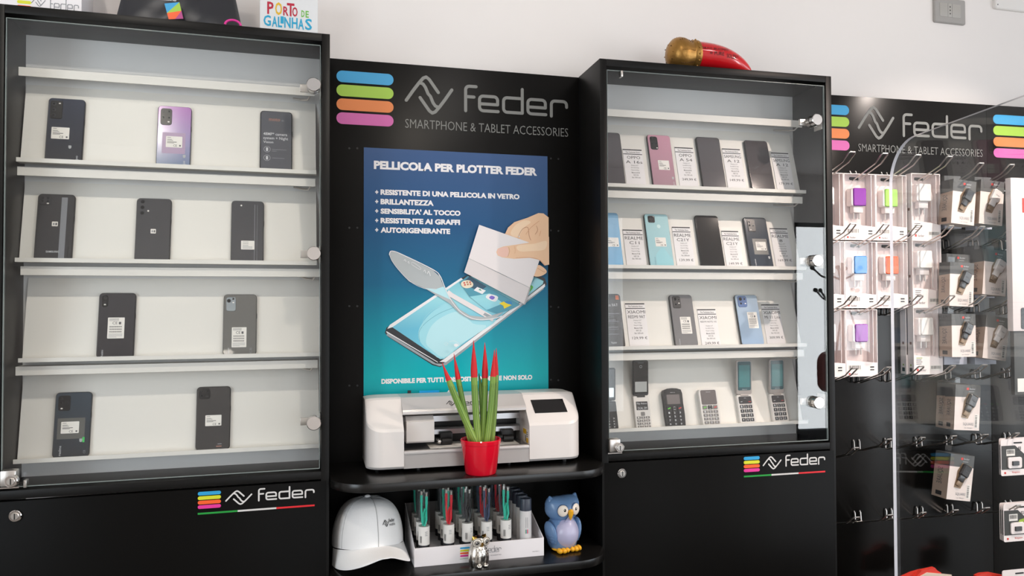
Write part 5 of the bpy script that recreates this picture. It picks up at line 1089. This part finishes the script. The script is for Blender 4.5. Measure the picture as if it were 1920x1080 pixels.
# ------------------------------------------------------------------ slotted accessory wall at right
pw_ = thing('sign_wall', 'black accessory wall with brand sign right of the cabinets', 'accessory wall', 'P', (1.70, 0, 0)); o = Vector((1.70, 0, 0))
PX0, PX1 = 1.358, 2.0465
b = MB(o); b.box(PX0, PX1, 0, .016, 0, TOP, BLKP, bevel=.0006); ppn = b.build('panel_board', pw_)
sign(pw_, o, 'P', -.0008, PX0 + .0335, TOP)
qw = thing('sign_wall', 'second black accessory wall with stripes at the right edge of the photo', 'accessory wall', 'P', (2.40, 0, 0)); o2 = Vector((2.40, 0, 0))
MB(o2).box(PX1 + .0012, PX1 + .69, 0, .016, 0, TOP, BLKP, bevel=.0006).build('panel_board', qw)
sign(qw, o2, 'P', -.0008, PX1 + .0255, TOP)
COLS = [1.4372 + .1105 * i for i in range(9)]; LOOPZ = [1.886 - .207 * r for r in range(6)]
WIRE = mat('zinc_wire', (198, 194, 190), .28, 1)
ROWS_ = ['top row', 'second row', 'third row', 'fourth row', 'fifth row', 'lowest row']; ORD = ['behind the cabinet edge', 'first from the cabinet', 'second from the cabinet', 'third from the cabinet', 'fourth from the cabinet', 'fifth from the cabinet', 'sixth from the cabinet', 'seventh from the cabinet']
hook0 = None
def make_hook():
    t = thing('wire_hook', 'x', 'display hook'); g = .0098; b = MB()
    for s_ in (-1, 1):
        b.tube([(s_ * g, -.0006, .013), (s_ * g, -.004, .016), (s_ * g, -.006, .012), (s_ * g, -.007, -.010), (s_ * g, -.010, -.014), (s_ * g, -.016, -.014), (s_ * g, -.120, .020)], .0021, WIRE, 8)
    b.tube([(-g, -.012, -.0138), (g, -.012, -.0138)], .0015, WIRE, 6); b.build('wire_arm', t)
    MB().tube([(-g, -.119, .0197), (-g, -.148, .041), (-g * .8, -.1505, .0435), (g * .8, -.1505, .0435), (g, -.148, .041), (g, -.119, .0197)], .0022, WIRE, 8).build('bent_tip', t)
    return t
HZ = []
for r in range(6):
    for c in range(7 if r else 7):
        if hook0 is None: t = hook0 = make_hook()
        else: t = copy_tree(hook0)
        dz = 0
        if r == 0 and c >= 4: dz = -.016
        if r == 5: dz = -.010
        if r == 4 and c == 0: dz = -.020
        place(t, 'P', (COLS[c], 0, LOOPZ[r] - .0435 + dz), roll=random.uniform(-.03, .03))
        tag(t, 'silver wire hook on the black wall, %s, %s' % (ROWS_[r], ORD[c]), 'display hook', 'wire hooks on the accessory wall')
def hz(r): return LOOPZ[r] - .0435          # height of a hook's foot

# charger boxes with a window: open fronted carton, charger inside under a clear film
CHW = mat('charger_white', (228, 220, 218), .3); CT = {'purple': mat('purple_face', (136, 44, 160), .2, coat=.4), 'lime': mat('lime_face', (164, 220, 96), .2, coat=.4), 'blue': mat('blue_face', (36, 124, 200), .2, coat=.4), 'orange': mat('orange_face', (250, 100, 44), .2, coat=.4), 'white': mat('white_face', (232, 228, 224), .2, coat=.4)}
BOXM = mat('blush_white_carton', (246, 236, 234), .5); BOXS = mat('carton_inside', (232, 218, 215), .55); BLIST = glass('clear_blister', (.985, .985, .985)); BCODE = mat('barcode_print', (70, 66, 68), .6); LRED = mat('logo_red', (214, 70, 64), .5); BGRN = mat('apple_green_print', (150, 176, 60), .5)
def barcode(b, x0, x1, z0, z1, y, vert=False):
    b.quad(x0, x1, z0, z1, y, LBL); n = 18; random.seed(3)
    for i in range(n):
        k_ = random.choice((.25, .45, .65))
        if vert: a = z0 + (z1 - z0) * (.06 + .88 * i / n); b.quad(x0 + (x1 - x0) * .14, x1 - (x1 - x0) * .35, a, a + (z1 - z0) * .88 / n * k_, y - .0002, BCODE)
        else: a = x0 + (x1 - x0) * (.06 + .88 * i / n); b.quad(a, a + (x1 - x0) * .88 / n * k_, z0 + (z1 - z0) * .30, z1 - (z1 - z0) * .12, y - .0002, BCODE)
def charger(t, cx, zc, yb, face, m, tw=.027, nm='charger'):
    """plug charger seen from the front: body, coloured face, neck and two pins"""
    ch = MB().rrect(cx - tw * .98, cx + tw * .80, zc - .027, zc + .027, .006, yb - .022, yb, CHW, n=4, cham=.002).build(nm, t)
    MB().rrect(cx - tw * .72, cx + tw * .96, zc - .0265, zc + .028, .005, yb - .0250, yb - .0205, m, n=4, cham=.0022).build('charger_face', ch)
    MB().box(cx - .016, cx + .018, yb - .019, yb, zc - .047, zc - .026, CHW, bevel=.002).build('charger_neck', ch)
    for s_ in (-.008, .010): MB().tube([(cx + s_, yb - .010, zc - .046), (cx + s_, yb - .010, zc - .066)], .0022, STEEL, 8).build('pin', ch)
    return ch
def box_a(c, r, colour, label, shift=0.):
    s = COLS[c] - .0035 + shift; ztop = hz(r) + .003; W_, H_ = .109, .203
    t = thing('charger_box', label, 'charger box', 'P', (s, -.014, ztop - H_), group='white window boxes on the hooks'); hw = W_ / 2; yf, yb = -.026, 0.
    fr = .002; zl = .047
    b = MB(); b.box(-hw, hw, yb - .001, yb, 0, H_, BOXS); b.build('back_card', t)
    b = MB(); b.box(-hw, -hw + fr, yf, yb - .001, 0, H_, BOXM); b.box(hw - fr, hw, yf, yb - .001, 0, H_, BOXM); b.box(-hw + fr, hw - fr, yf, yb - .001, H_ - fr, H_, BOXM); b.box(-hw + fr, hw - fr, yf, yb - .001, 0, .001, BOXM)
    b.build('carton_sides', t)
    b = MB(); b.poly([(-hw + fr, .001), (hw - fr, .001), (hw - fr, zl - .006), (-hw + fr, zl + .003)], yf, BOXM); b.poly([(-hw + fr, zl + .003), (hw - fr, zl - .006), (hw - fr, zl - .006)], yf, BOXM) if False else None
    b.box(hw - fr - .012, hw - fr - .010, yf + .002, yb - .001, zl - .004, H_ - fr, BOXM)
    b.build('front_panel', t)
    b = MB(); b.rrect(-.018, .014, H_ - .016, H_ - .007, .003, yb - .0016, yb - .001, DSTEEL, n=3); b.build('hang_slot', t)
    charger(t, -.003, .131, yb - .002, colour, CT[colour])
    b = MB(); b.quad(-hw + fr, hw - fr, zl - .004, H_ - fr, yf + .0006, BLIST); b.build('window_film', t)
    b = MB(); barcode(b, -hw + .006, -hw + .052, .016, .036, yf - .0003); b.build('barcode_label', t)
    b = MB(); b.disc(hw - .020, .026, .0125, yf - .0003, yf, LBL, 20); b.quad(hw - .027, hw - .013, .026, .030, yf - .0005, DINK); b.quad(hw - .027, hw - .013, .018, .0215, yf - .0005, DINK); b.build('icon_sticker', t)
    b = MB(); b.quad(-hw + .008, -hw + .014, .006, .011, yf - .0003, LRED); b.text('feder', -hw + .018, -hw + .040, .005, .011, yf - .0003, GINK); b.build('logo_print', t)
    return t
for c, r, col, lab in ((1, 0, 'purple', 'window box with purple faced charger, top row'), (2, 0, 'lime', 'window box with lime green faced charger, top row'), (1, 1, 'blue', 'window box with blue faced charger, second row'), (2, 1, 'orange', 'window box with orange faced charger, second row'), (1, 2, 'purple', 'window box with purple faced charger, third row'),
                       (0, 0, 'white', 'window box half hidden by the cabinet edge, top row'), (0, 1, 'white', 'window box half hidden by the cabinet edge, second row'), (0, 2, 'white', 'window box half hidden by the cabinet edge, third row')):
    box_a(c, r, col, lab)
# cable charger boxes
def box_b(r, label, dy=0., dx=0., full=True):
    s = 1.7695 + dx; ztop = hz(r) + .009; W_, H_ = .104, .207; t = thing('charger_set_box', label, 'charger box', 'P', (s, -.026 + dy, ztop - H_), group='tall white charger set boxes'); hw = W_ / 2; yf, yb = -.0245, 0.; fr = .002; zl = .058
    MB().box(-hw, hw, yb - .001, yb, 0, H_, BOXS).build('back_card', t)
    b = MB(); b.box(-hw, -hw + fr, yf, yb - .001, 0, H_, BOXM); b.box(hw - fr, hw, yf, yb - .001, 0, H_, BOXM); b.box(-hw + fr, hw - fr, yf, yb - .001, H_ - fr, H_, BOXM); b.box(-hw + fr, hw - fr, yf, yb - .001, 0, .001, BOXM); b.build('carton_sides', t)
    b = MB(); b.poly([(-hw + fr, .001), (hw - fr, .001), (hw - fr, zl - .010), (hw - .03, zl - .004), (-hw + fr, zl + .002)], yf, BOXM); b.box(hw - fr - .012, hw - fr - .010, yf + .002, yb - .001, zl - .01, H_ - fr, BOXM); b.build('front_panel', t)
    if full:
        MB().rrect(-.022, .010, H_ - .018, H_ - .009, .003, yb - .0016, yb - .001, DSTEEL, n=3).build('hang_slot', t)
        charger(t, -.007, .147, yb - .002, 'white', CT['white'])
        MB().tube([(.020, -.012, .156), (.028, -.012, .152), (.031, -.012, .140), (.031, -.012, .06)], .0024, CHW, 8).build('cable', t)
    MB().quad(-hw + fr, hw - fr, zl - .01, H_ - fr, yf + .0006, BLIST).build('window_film', t)
    b = MB(); barcode(b, .006, hw - .004, .012, .028, yf - .0003); b.build('barcode_label', t)
    b = MB(); b.quad(-hw + .010, -hw + .017, .011, .018, yf - .0003, LRED); b.text('feder', -hw + .021, -hw + .044, .010, .018, yf - .0003, GINK)
    for i in range(4): b.quad(-hw + .009, -hw + .030 - .003 * (i % 2), .050 - .006 * i, .052 - .006 * i, yf - .0003, BGRN if i == 0 and r == 2 else GINK)
    b.build('front_print', t)
    b = MB(); x = -hw - .0003; b.add([(x, yf + .008, .092), (x, yf + .016, .092), (x, yf + .016, .100), (x, yf + .008, .100)], [(3, 2, 1, 0)], mat('brown_print', (120, 76, 62), .6)); b.add([(x, yf + .006, .008), (x, yf + .018, .008), (x, yf + .018, .020), (x, yf + .006, .020)], [(3, 2, 1, 0)], DINK); b.add([(x, yf + .010, .026), (x, yf + .015, .026), (x, yf + .015, .031), (x, yf + .010, .031)], [(3, 2, 1, 0)], BGRN); b.build('side_print', t)
    return t
box_b(0, 'white box with white plug charger and cable, top row'); box_b(1, 'white box with white plug charger and cable, second row'); box_b(2, 'white box with white plug charger and cable, third row, frontmost'); box_b(2, 'white charger carton seen edge on behind another, third row', .0252, -.006, False)

# grey topped adapter boxes, hanging askew
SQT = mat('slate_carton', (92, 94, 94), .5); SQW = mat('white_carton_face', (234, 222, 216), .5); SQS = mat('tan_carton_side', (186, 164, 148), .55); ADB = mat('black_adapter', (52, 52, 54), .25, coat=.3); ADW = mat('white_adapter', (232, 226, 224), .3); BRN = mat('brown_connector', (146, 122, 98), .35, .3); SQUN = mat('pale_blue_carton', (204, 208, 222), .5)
def sq_box(TL, TR, BL, colour, label, yf=-.100, depth=.052, hook=None):
    a, c, d = at('P', *TL, yf), at('P', *TR, yf), at('P', *BL, yf)
    w = math.hypot(c[0] - a[0], c[1] - a[1]); h = math.hypot(a[0] - d[0], a[1] - d[1]); rl = math.atan2(a[0] - d[0], a[1] - d[1])
    rl = (rl + math.atan2(-(c[1] - a[1]), c[0] - a[0])) / 2
    ctr = ((c[0] + d[0]) / 2, (c[1] + d[1]) / 2)
    t = thing('adapter_box', label, 'adapter box', 'P', (ctr[0], yf, ctr[1]), roll=rl, group='grey topped adapter boxes'); hw, hh = w / 2, h / 2
    e = hh - h * .27
    # two tone carton: front white and slate, left side tan and slate
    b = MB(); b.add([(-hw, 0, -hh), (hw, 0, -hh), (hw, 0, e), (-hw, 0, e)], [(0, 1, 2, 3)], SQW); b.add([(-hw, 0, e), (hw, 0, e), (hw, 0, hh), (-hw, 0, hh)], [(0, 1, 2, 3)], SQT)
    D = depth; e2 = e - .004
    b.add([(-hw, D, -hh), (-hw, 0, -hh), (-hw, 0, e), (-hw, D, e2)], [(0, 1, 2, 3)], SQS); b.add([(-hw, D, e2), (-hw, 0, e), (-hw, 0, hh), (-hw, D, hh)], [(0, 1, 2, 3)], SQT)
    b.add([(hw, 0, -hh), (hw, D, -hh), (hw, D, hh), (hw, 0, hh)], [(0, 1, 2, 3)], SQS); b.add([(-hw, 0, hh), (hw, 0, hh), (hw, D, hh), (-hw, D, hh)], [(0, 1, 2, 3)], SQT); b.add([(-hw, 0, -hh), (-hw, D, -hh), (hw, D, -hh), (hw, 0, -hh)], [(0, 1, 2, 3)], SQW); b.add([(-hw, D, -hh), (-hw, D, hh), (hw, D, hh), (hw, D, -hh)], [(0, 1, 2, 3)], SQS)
    b.build('carton', t)
    MB().box(-.012, .012, D - .002, D - .001, hh, hh + .020, FILM).build('hang_tab', t)
    # adapter lying tilted in the die cut window
    m = ADB if colour == 'black' else ADW; M = Matrix.Translation((hw * .14, -.0006, h * .055)) @ Matrix.Rotation(.42, 4, 'Y'); k_ = h / .17
    if colour:
        b = MB(); b.prism([(-.024 * k_, .040 * k_), (.020 * k_, .046 * k_), (.026 * k_, .008 * k_), (.018 * k_, -.010 * k_), (.016 * k_, -.048 * k_), (-.012 * k_, -.056 * k_), (-.020 * k_, -.022 * k_), (-.029 * k_, .004 * k_)], -.0004, .0, BRN, M); b.build('die_cut_window', t)
        b = MB(); b.rrect(-.021 * k_, .016 * k_, -.004 * k_, .041 * k_, .006 * k_, -.011, -.0005, m, M=M, n=4, cham=.003); ad = b.build('adapter', t)
        MB().box(-.016 * k_, .008 * k_, -.008, -.0005, -.026 * k_, -.003 * k_, m, M=M, bevel=.0015).build('adapter_neck', ad)
        MB().box(-.013 * k_, .005 * k_, -.005, -.0005, -.045 * k_, -.026 * k_, BRN, M=M, bevel=.0008).build('usb_plug', ad)
        b = MB(); b.text('feder', -.010 * k_, .008 * k_, .016 * k_, .021 * k_, -.0114, GINK, M=M); b.build('adapter_print', ad)
    b = MB(); barcode(b, hw * .58, hw * .92, -hh * .90, -hh * .28, -.0004, True); b.build('barcode_label', t)
    b = MB(); b.text('SQUARE', -hw * .30, hw * .52, -hh * .80, -hh * .66, -.0004, MUTED); b.text('car charger', -hw * .2, hw * .45, -hh * .93, -hh * .86, -.0004, MUTED)
    b.quad(-hw * .12, hw * .06, hh * .78, hh * .88, -.0004, LRED); b.text('feder', hw * .12, hw * .58, hh * .79, hh * .87, -.0004, PALEINK); b.quad(hw * .06, hw * .5, hh * .70, hh * .715, -.0004, PALEINK); b.build('front_print', t)
    x = -hw - .0003
    b = MB(); vs_, fs = text_geo('SQUARE', 0, 2); ax = min(v[0] for v in vs_); bx = max(v[0] for v in vs_); az = min(v[1] for v in vs_); bz = max(v[1] for v in vs_)
    b.add([(x, D * (.35 + .40 * (v[1] - az) / (bz - az)) * 1.0, hh * .32 - hh * .72 * (v[0] - ax) / (bx - ax)) for v in vs_], [f[::-1] for f in fs], GINK)
    b.add([(x, D * .35, -hh * .90), (x, D * .75, -hh * .90), (x, D * .75, -hh * .72), (x, D * .35, -hh * .72)], [(3, 2, 1, 0)], DINK); b.build('side_print', t)
    return t
def sq_under(p0, p1, label, yf=-.045, h=.165, dep=.040):
    """box hanging behind: only its lower end shows"""
    a, c = at('P', *p0, yf), at('P', *p1, yf); w = c[0] - a[0]; t = thing('adapter_box', label, 'adapter box', 'P', ((a[0] + c[0]) / 2, yf, a[1]), group='grey topped adapter boxes'); hw = w / 2
    b = MB(); b.box(-hw, hw, 0, dep, 0, h * .73, SQUN); b.box(-hw, hw, 0, dep, h * .73, h, SQT); b.build('carton', t); b = MB(); b.text('SQUARE', -hw * .3, hw * .5, .016, .024, -.0004, MUTED); b.text('car charger', -hw * .2, hw * .4, .005, .009, -.0004, MUTED); b.build('front_print', t)
sq_box((1790, 337), (1833, 340), (1781, 419), 'black', 'tilted grey topped box with black adapter, top row')
sq_box((1843, 339), (1886.5, 340), (1832, 420.5), 'white', 'tilted grey topped box with white adapter, top row')
sq_box((1782.5, 491.7), (1827.5, 493), (1779, 574), 'black', 'grey topped box with black adapter, second row, frontmost', -.104, .044)
sq_box((1776, 476), (1820, 477.5), (1773, 556), None, 'grey topped box seen above the black adapter one, second row', -.058, .045)
sq_box((1846.7, 466), (1890, 472), (1842, 551), 'white', 'tilted grey topped box with white adapter, second row', -.100, .056)
sq_box((1784.7, 589), (1829.5, 588), (1784.7, 670), 'black', 'grey topped box with black adapter, third row', -.104, .050)
sq_box((1850, 590.7), (1893.6, 597.5), (1842, 671), 'white', 'tilted grey topped box with white adapter, third row', -.104, .050)
sq_box((1792, 720.7), (1839, 723), (1788.5, 806), 'black', 'front one of two grey topped boxes, fourth row', -.100, .040)
sq_box((1778, 719), (1822, 721), (1775, 804), None, 'rear one of two grey topped boxes, fourth row', -.058, .045)
sq_box((1782.6, 850), (1827, 856), (1775, 935.5), 'black', 'single grey topped box with black adapter, lowest of its column', -.096, .060)
sq_under((1772, 428), (1803, 428), 'pale box end showing below the black adapter box, top row'); sq_under((1829, 429.5), (1860, 429.5), 'pale box end showing below the white adapter box, top row')
sq_under((1770.5, 684), (1813, 684), 'pale box end showing below the black adapter box, third row'); sq_under((1828, 683.5), (1868, 683.5), 'pale box end showing below the white adapter box, third row'); sq_under((1828, 558.5), (1865, 558.5), 'pale box end showing below the white adapter box, second row')

# tall white pack and memory sticks at the right edge
x0, z1 = at('P', 1895, 333, -.17); z0 = at('P', 1896, 621, -.17)[1]; z00 = at('P', 1903, 741, -.17)[1]
t = thing('accessory_pack', 'tall white hanging pack with dark window, cut by the right frame edge', 'package', 'P', (x0 + .07, -.17, z00)); o = Vector((x0 + .07, -.17, z00))
MB(o).box(x0, x0 + .14, -.17, -.150, z0, z1, BOXM, bevel=.001).build('white_sleeve', t); MB(o).box(x0 + .006, x0 + .138, -.166, -.152, z00, z0 + .01, SQT, bevel=.001).build('grey_base', t)
wx, wz = at('P', 1911.5, 637, -.17); b = MB(o); wx2 = at('P', 1911.5, 676, -.17)[1]; zz = z0 - .0; b.rrect(x0 + .028, x0 + .070, z0 + .006 + .0, z0 + .070, .006, -.1712, -.170, GLB, n=4)
b.build('dark_window', t); rx, rz = at('P', 1916.5, 385, -.17); MB(o).rrect(rx, rx + .05, rz - .022, rz + .022, .001, -.1708, -.170, LRED).build('red_print', t)
lx, lz = at('P', 1908, 735, -.166); MB(o).box(lx, lx + .05, -.1668, -.166, lz, lz + .04, LBL).build('white_label', t)
UBL = glass('blister_plastic', (.80, .80, .78)); UD = mat('dark_card', (62, 62, 60), .5); US = mat('usb_stick_grey', (84, 84, 86), .3, .5)
def usb(px, py0, py1, label, yf=-.13, green=False, n=1):
    x0, z1 = at('P', px, py0, yf); _, z0 = at('P', px, py1, yf); w = .104; h = z1 - z0
    t = thing('memory_stick_pack', label, 'package', 'P', (x0 + w / 2, yf, z0), group='memory stick packs at the right edge'); hw = w / 2
    MB().rrect(-hw, hw, 0, h, .006, 0, .0012, BOXM, n=4).build('backing_card', t)
    b = MB(); b.poly([(-hw + .002, h * .17), (hw - .002, h * .17), (hw - .002, h * .45), (-hw * .0, h * .82), (-hw + .002, h * .82)], -.0003, UD); b.build('dark_print', t)
    b = MB(); b.rrect(-hw * .55, hw * .42, h * .20, h * .50, .006, -.004, -.0003, BOXM, n=4, cham=.001); fr = b.build('clear_bubble', t)
    MB().rrect(-hw * .30, hw * .16, h * .28, h * .40, .002, -.008, -.004, US, n=3, cham=.001).build('memory_stick', fr)
    b = MB(); barcode(b, -hw * .62, -hw * .02, h * .54, h * .72, -.0006); b.build('barcode_label', t)
    b = MB(); b.disc(-hw * .72, h * .08, .0035, -.0006, 0, LRED, 14); b.text('Kingston', -hw * .22, hw * .30, h * .055, h * .115, -.0006, LRED); b.text('32', hw * .2, hw * .42, h * .70, h * .78, -.0006, INK, .02)
    if green: b.poly([(hw * .05, h * .50), (hw, h * .50), (hw, h * .64), (hw * .1, h * .56)], -.0006, BGRN)
    b.rrect(-hw * .1, hw * .5, h * .87, h * .91, .002, -.0006, 0, DSTEEL, n=3); b.build('card_print', t)
usb(1876, 824, 893, 'memory stick pack with grey stick, upper one at right edge', -.128); usb(1873, 822, 891, 'memory stick pack peeking out behind the upper one', -.120)
usb(1881, 945, 1017, 'memory stick pack with black stick and green band, at right edge', -.128, True); usb(1877.5, 944, 1015, 'memory stick pack just behind the green banded one', -.122); usb(1874, 943, 1013, 'rearmost memory stick pack of the lower three', -.116)
usb(1879, 1070, 1140, 'memory stick pack cut by the bottom frame edge', -.128)
REDP = mat('red_package', (226, 62, 48), .45)
def redpack(pts, label, yf=-.11):
    q = [at('P', x, y, yf) for x, y in pts]; cx_ = sum(p[0] for p in q) / len(q); zl = min(p[1] for p in q); t = thing('red_package', label, 'package', 'P', (cx_, yf, zl), group='red packages along the bottom edge')
    MB((cx_, 0, zl)).prism(q, 0, .012, REDP).build('red_wrapper', t); return t, cx_, zl
redpack([(1692, 1083), (1712, 1074), (1730, 1069), (1735, 1075), (1745, 1120), (1690, 1120)], 'red package at the bottom edge, leftmost, behind others', -.098)
t, cx_, zl = redpack([(1718, 1082), (1728, 1070), (1753, 1064.5), (1758, 1070), (1765, 1074), (1770, 1120), (1715, 1120)], 'red package with cream label at the bottom edge')
q = [at('P', x, y, -.11) for x, y in [(1719, 1083), (1737, 1073), (1783, 1077), (1790, 1120), (1715, 1120)]]; MB((cx_, 0, zl)).prism(q, -.003, -.0006, mat('cream_label', (232, 214, 196), .6)).build('cream_label', t)
redpack([(1831, 1080), (1840, 1076), (1858, 1074.5), (1885, 1080), (1888, 1120), (1828, 1120)], 'red package at the bottom edge, right of the cream labelled one', -.105)

# ------------------------------------------------------------------ acrylic counter screen standing out from the wall
ACR = glass('acrylic_sheet', (.985, .985, .98), 1.40); ACE = mat('acrylic_edge', (236, 236, 244), .22, spec=.9)
e0, ez = at('P', 1673.5, 600, -.44); ztop = at('P', 1673.5, 272, -.44)[1]; az = math.radians(90 - 10.8) - 0 * UYAW['P'] 
acm = UM['P'] @ Vector((e0, -.44, 0)); act = thing('acrylic_screen', 'clear acrylic counter screen with rounded top corner before the accessory wall', 'screen')
# sheet runs from the far edge towards the viewer's right; local x = along the sheet
dirv = Vector((-math.sin(math.radians(10.8)), -math.cos(math.radians(10.8)), 0)); dirv = Vector((-math.sin(math.radians(10.8)) * 1, -math.cos(math.radians(10.8)), 0))
act.matrix_world = Matrix.Translation((acm.x, acm.y, 0)) @ Matrix.Rotation(math.atan2(dirv.y, dirv.x), 4, 'Z')
R_ = .105; Ls = 1.35; zb0 = .72; out = [(0, zb0)] + [(Ls, zb0), (Ls, ztop)] + [(R_ - R_ * math.sin(PI / 2 * i / 14), ztop - R_ + R_ * math.cos(PI / 2 * i / 14)) for i in range(15)]
b = MB(); n = len(out); th = .008
b.add([(p[0], -th / 2, p[1]) for p in out] + [(p[0], th / 2, p[1]) for p in out], [tuple(range(n)), tuple(range(2 * n - 1, n - 1, -1))], ACR)
b.build('clear_sheet', act)
b = MB(); ed = [(p[0], p[1]) for p in out[2:]] + [out[0]]; v = []
for x, z in ed: v += [(x, -th / 2, z), (x, th / 2, z)]
b.add(v, [(2 * i, 2 * i + 2, 2 * i + 3, 2 * i + 1) for i in range(len(ed) - 1)], ACE); b.build('polished_edge', act)
cnt = thing('shop_counter', 'dark shop counter carrying the acrylic screen', 'counter'); cnt.matrix_world = act.matrix_world.copy()
MB().box(-.02, Ls, -.02, .55, 0, zb0 - .001, BLK).build('counter_body', cnt)

# ------------------------------------------------------------------ coat stand by the shop door (seen mirrored in the cabinet glass)
cs = thing('coat_stand', 'black coat stand with ball ended arms by the shop door, mirrored in the cabinet glass', 'coat stand'); cs.location = (4.72, -2.8, 0)
b = MB(); b.tube([(0, 0, .02), (0, 0, 1.85)], .018, BLK, 12); b.build('pole', cs); MB().lathe([(.20, 0), (.20, .02), (.03, .035)], BLK, 24).build('base', cs)
for q in range(8):
    a = PI / 4 * q; z = 1.80 if q % 2 else 1.58; MB().tube([(0, 0, z - .12), (.09 * math.cos(a), .09 * math.sin(a), z - .08), (.17 * math.cos(a), .17 * math.sin(a), z)], .009, BLK, 8).ball((.17 * math.cos(a), .17 * math.sin(a), z), .022, .022, .022, BLK, 12, 8).build('arm', cs)
rb_ = thing('shoulder_bag', 'red shoulder bag hanging low on the coat stand by the door', 'bag'); rb_.location = (4.66, -2.6, .62)
MB().rrect(-.22, .22, 0, .38, .10, -.05, .05, mat('red_bag_leather', (150, 22, 20), .35), n=6, cham=.02).build('bag_body', rb_); MB().tube([(-.14, 0, .36), (-.10, 0, .62), (-.02, 0, .84), (.06, 0, .62), (.14, 0, .36)], .010, BLK, 8).build('strap', rb_)
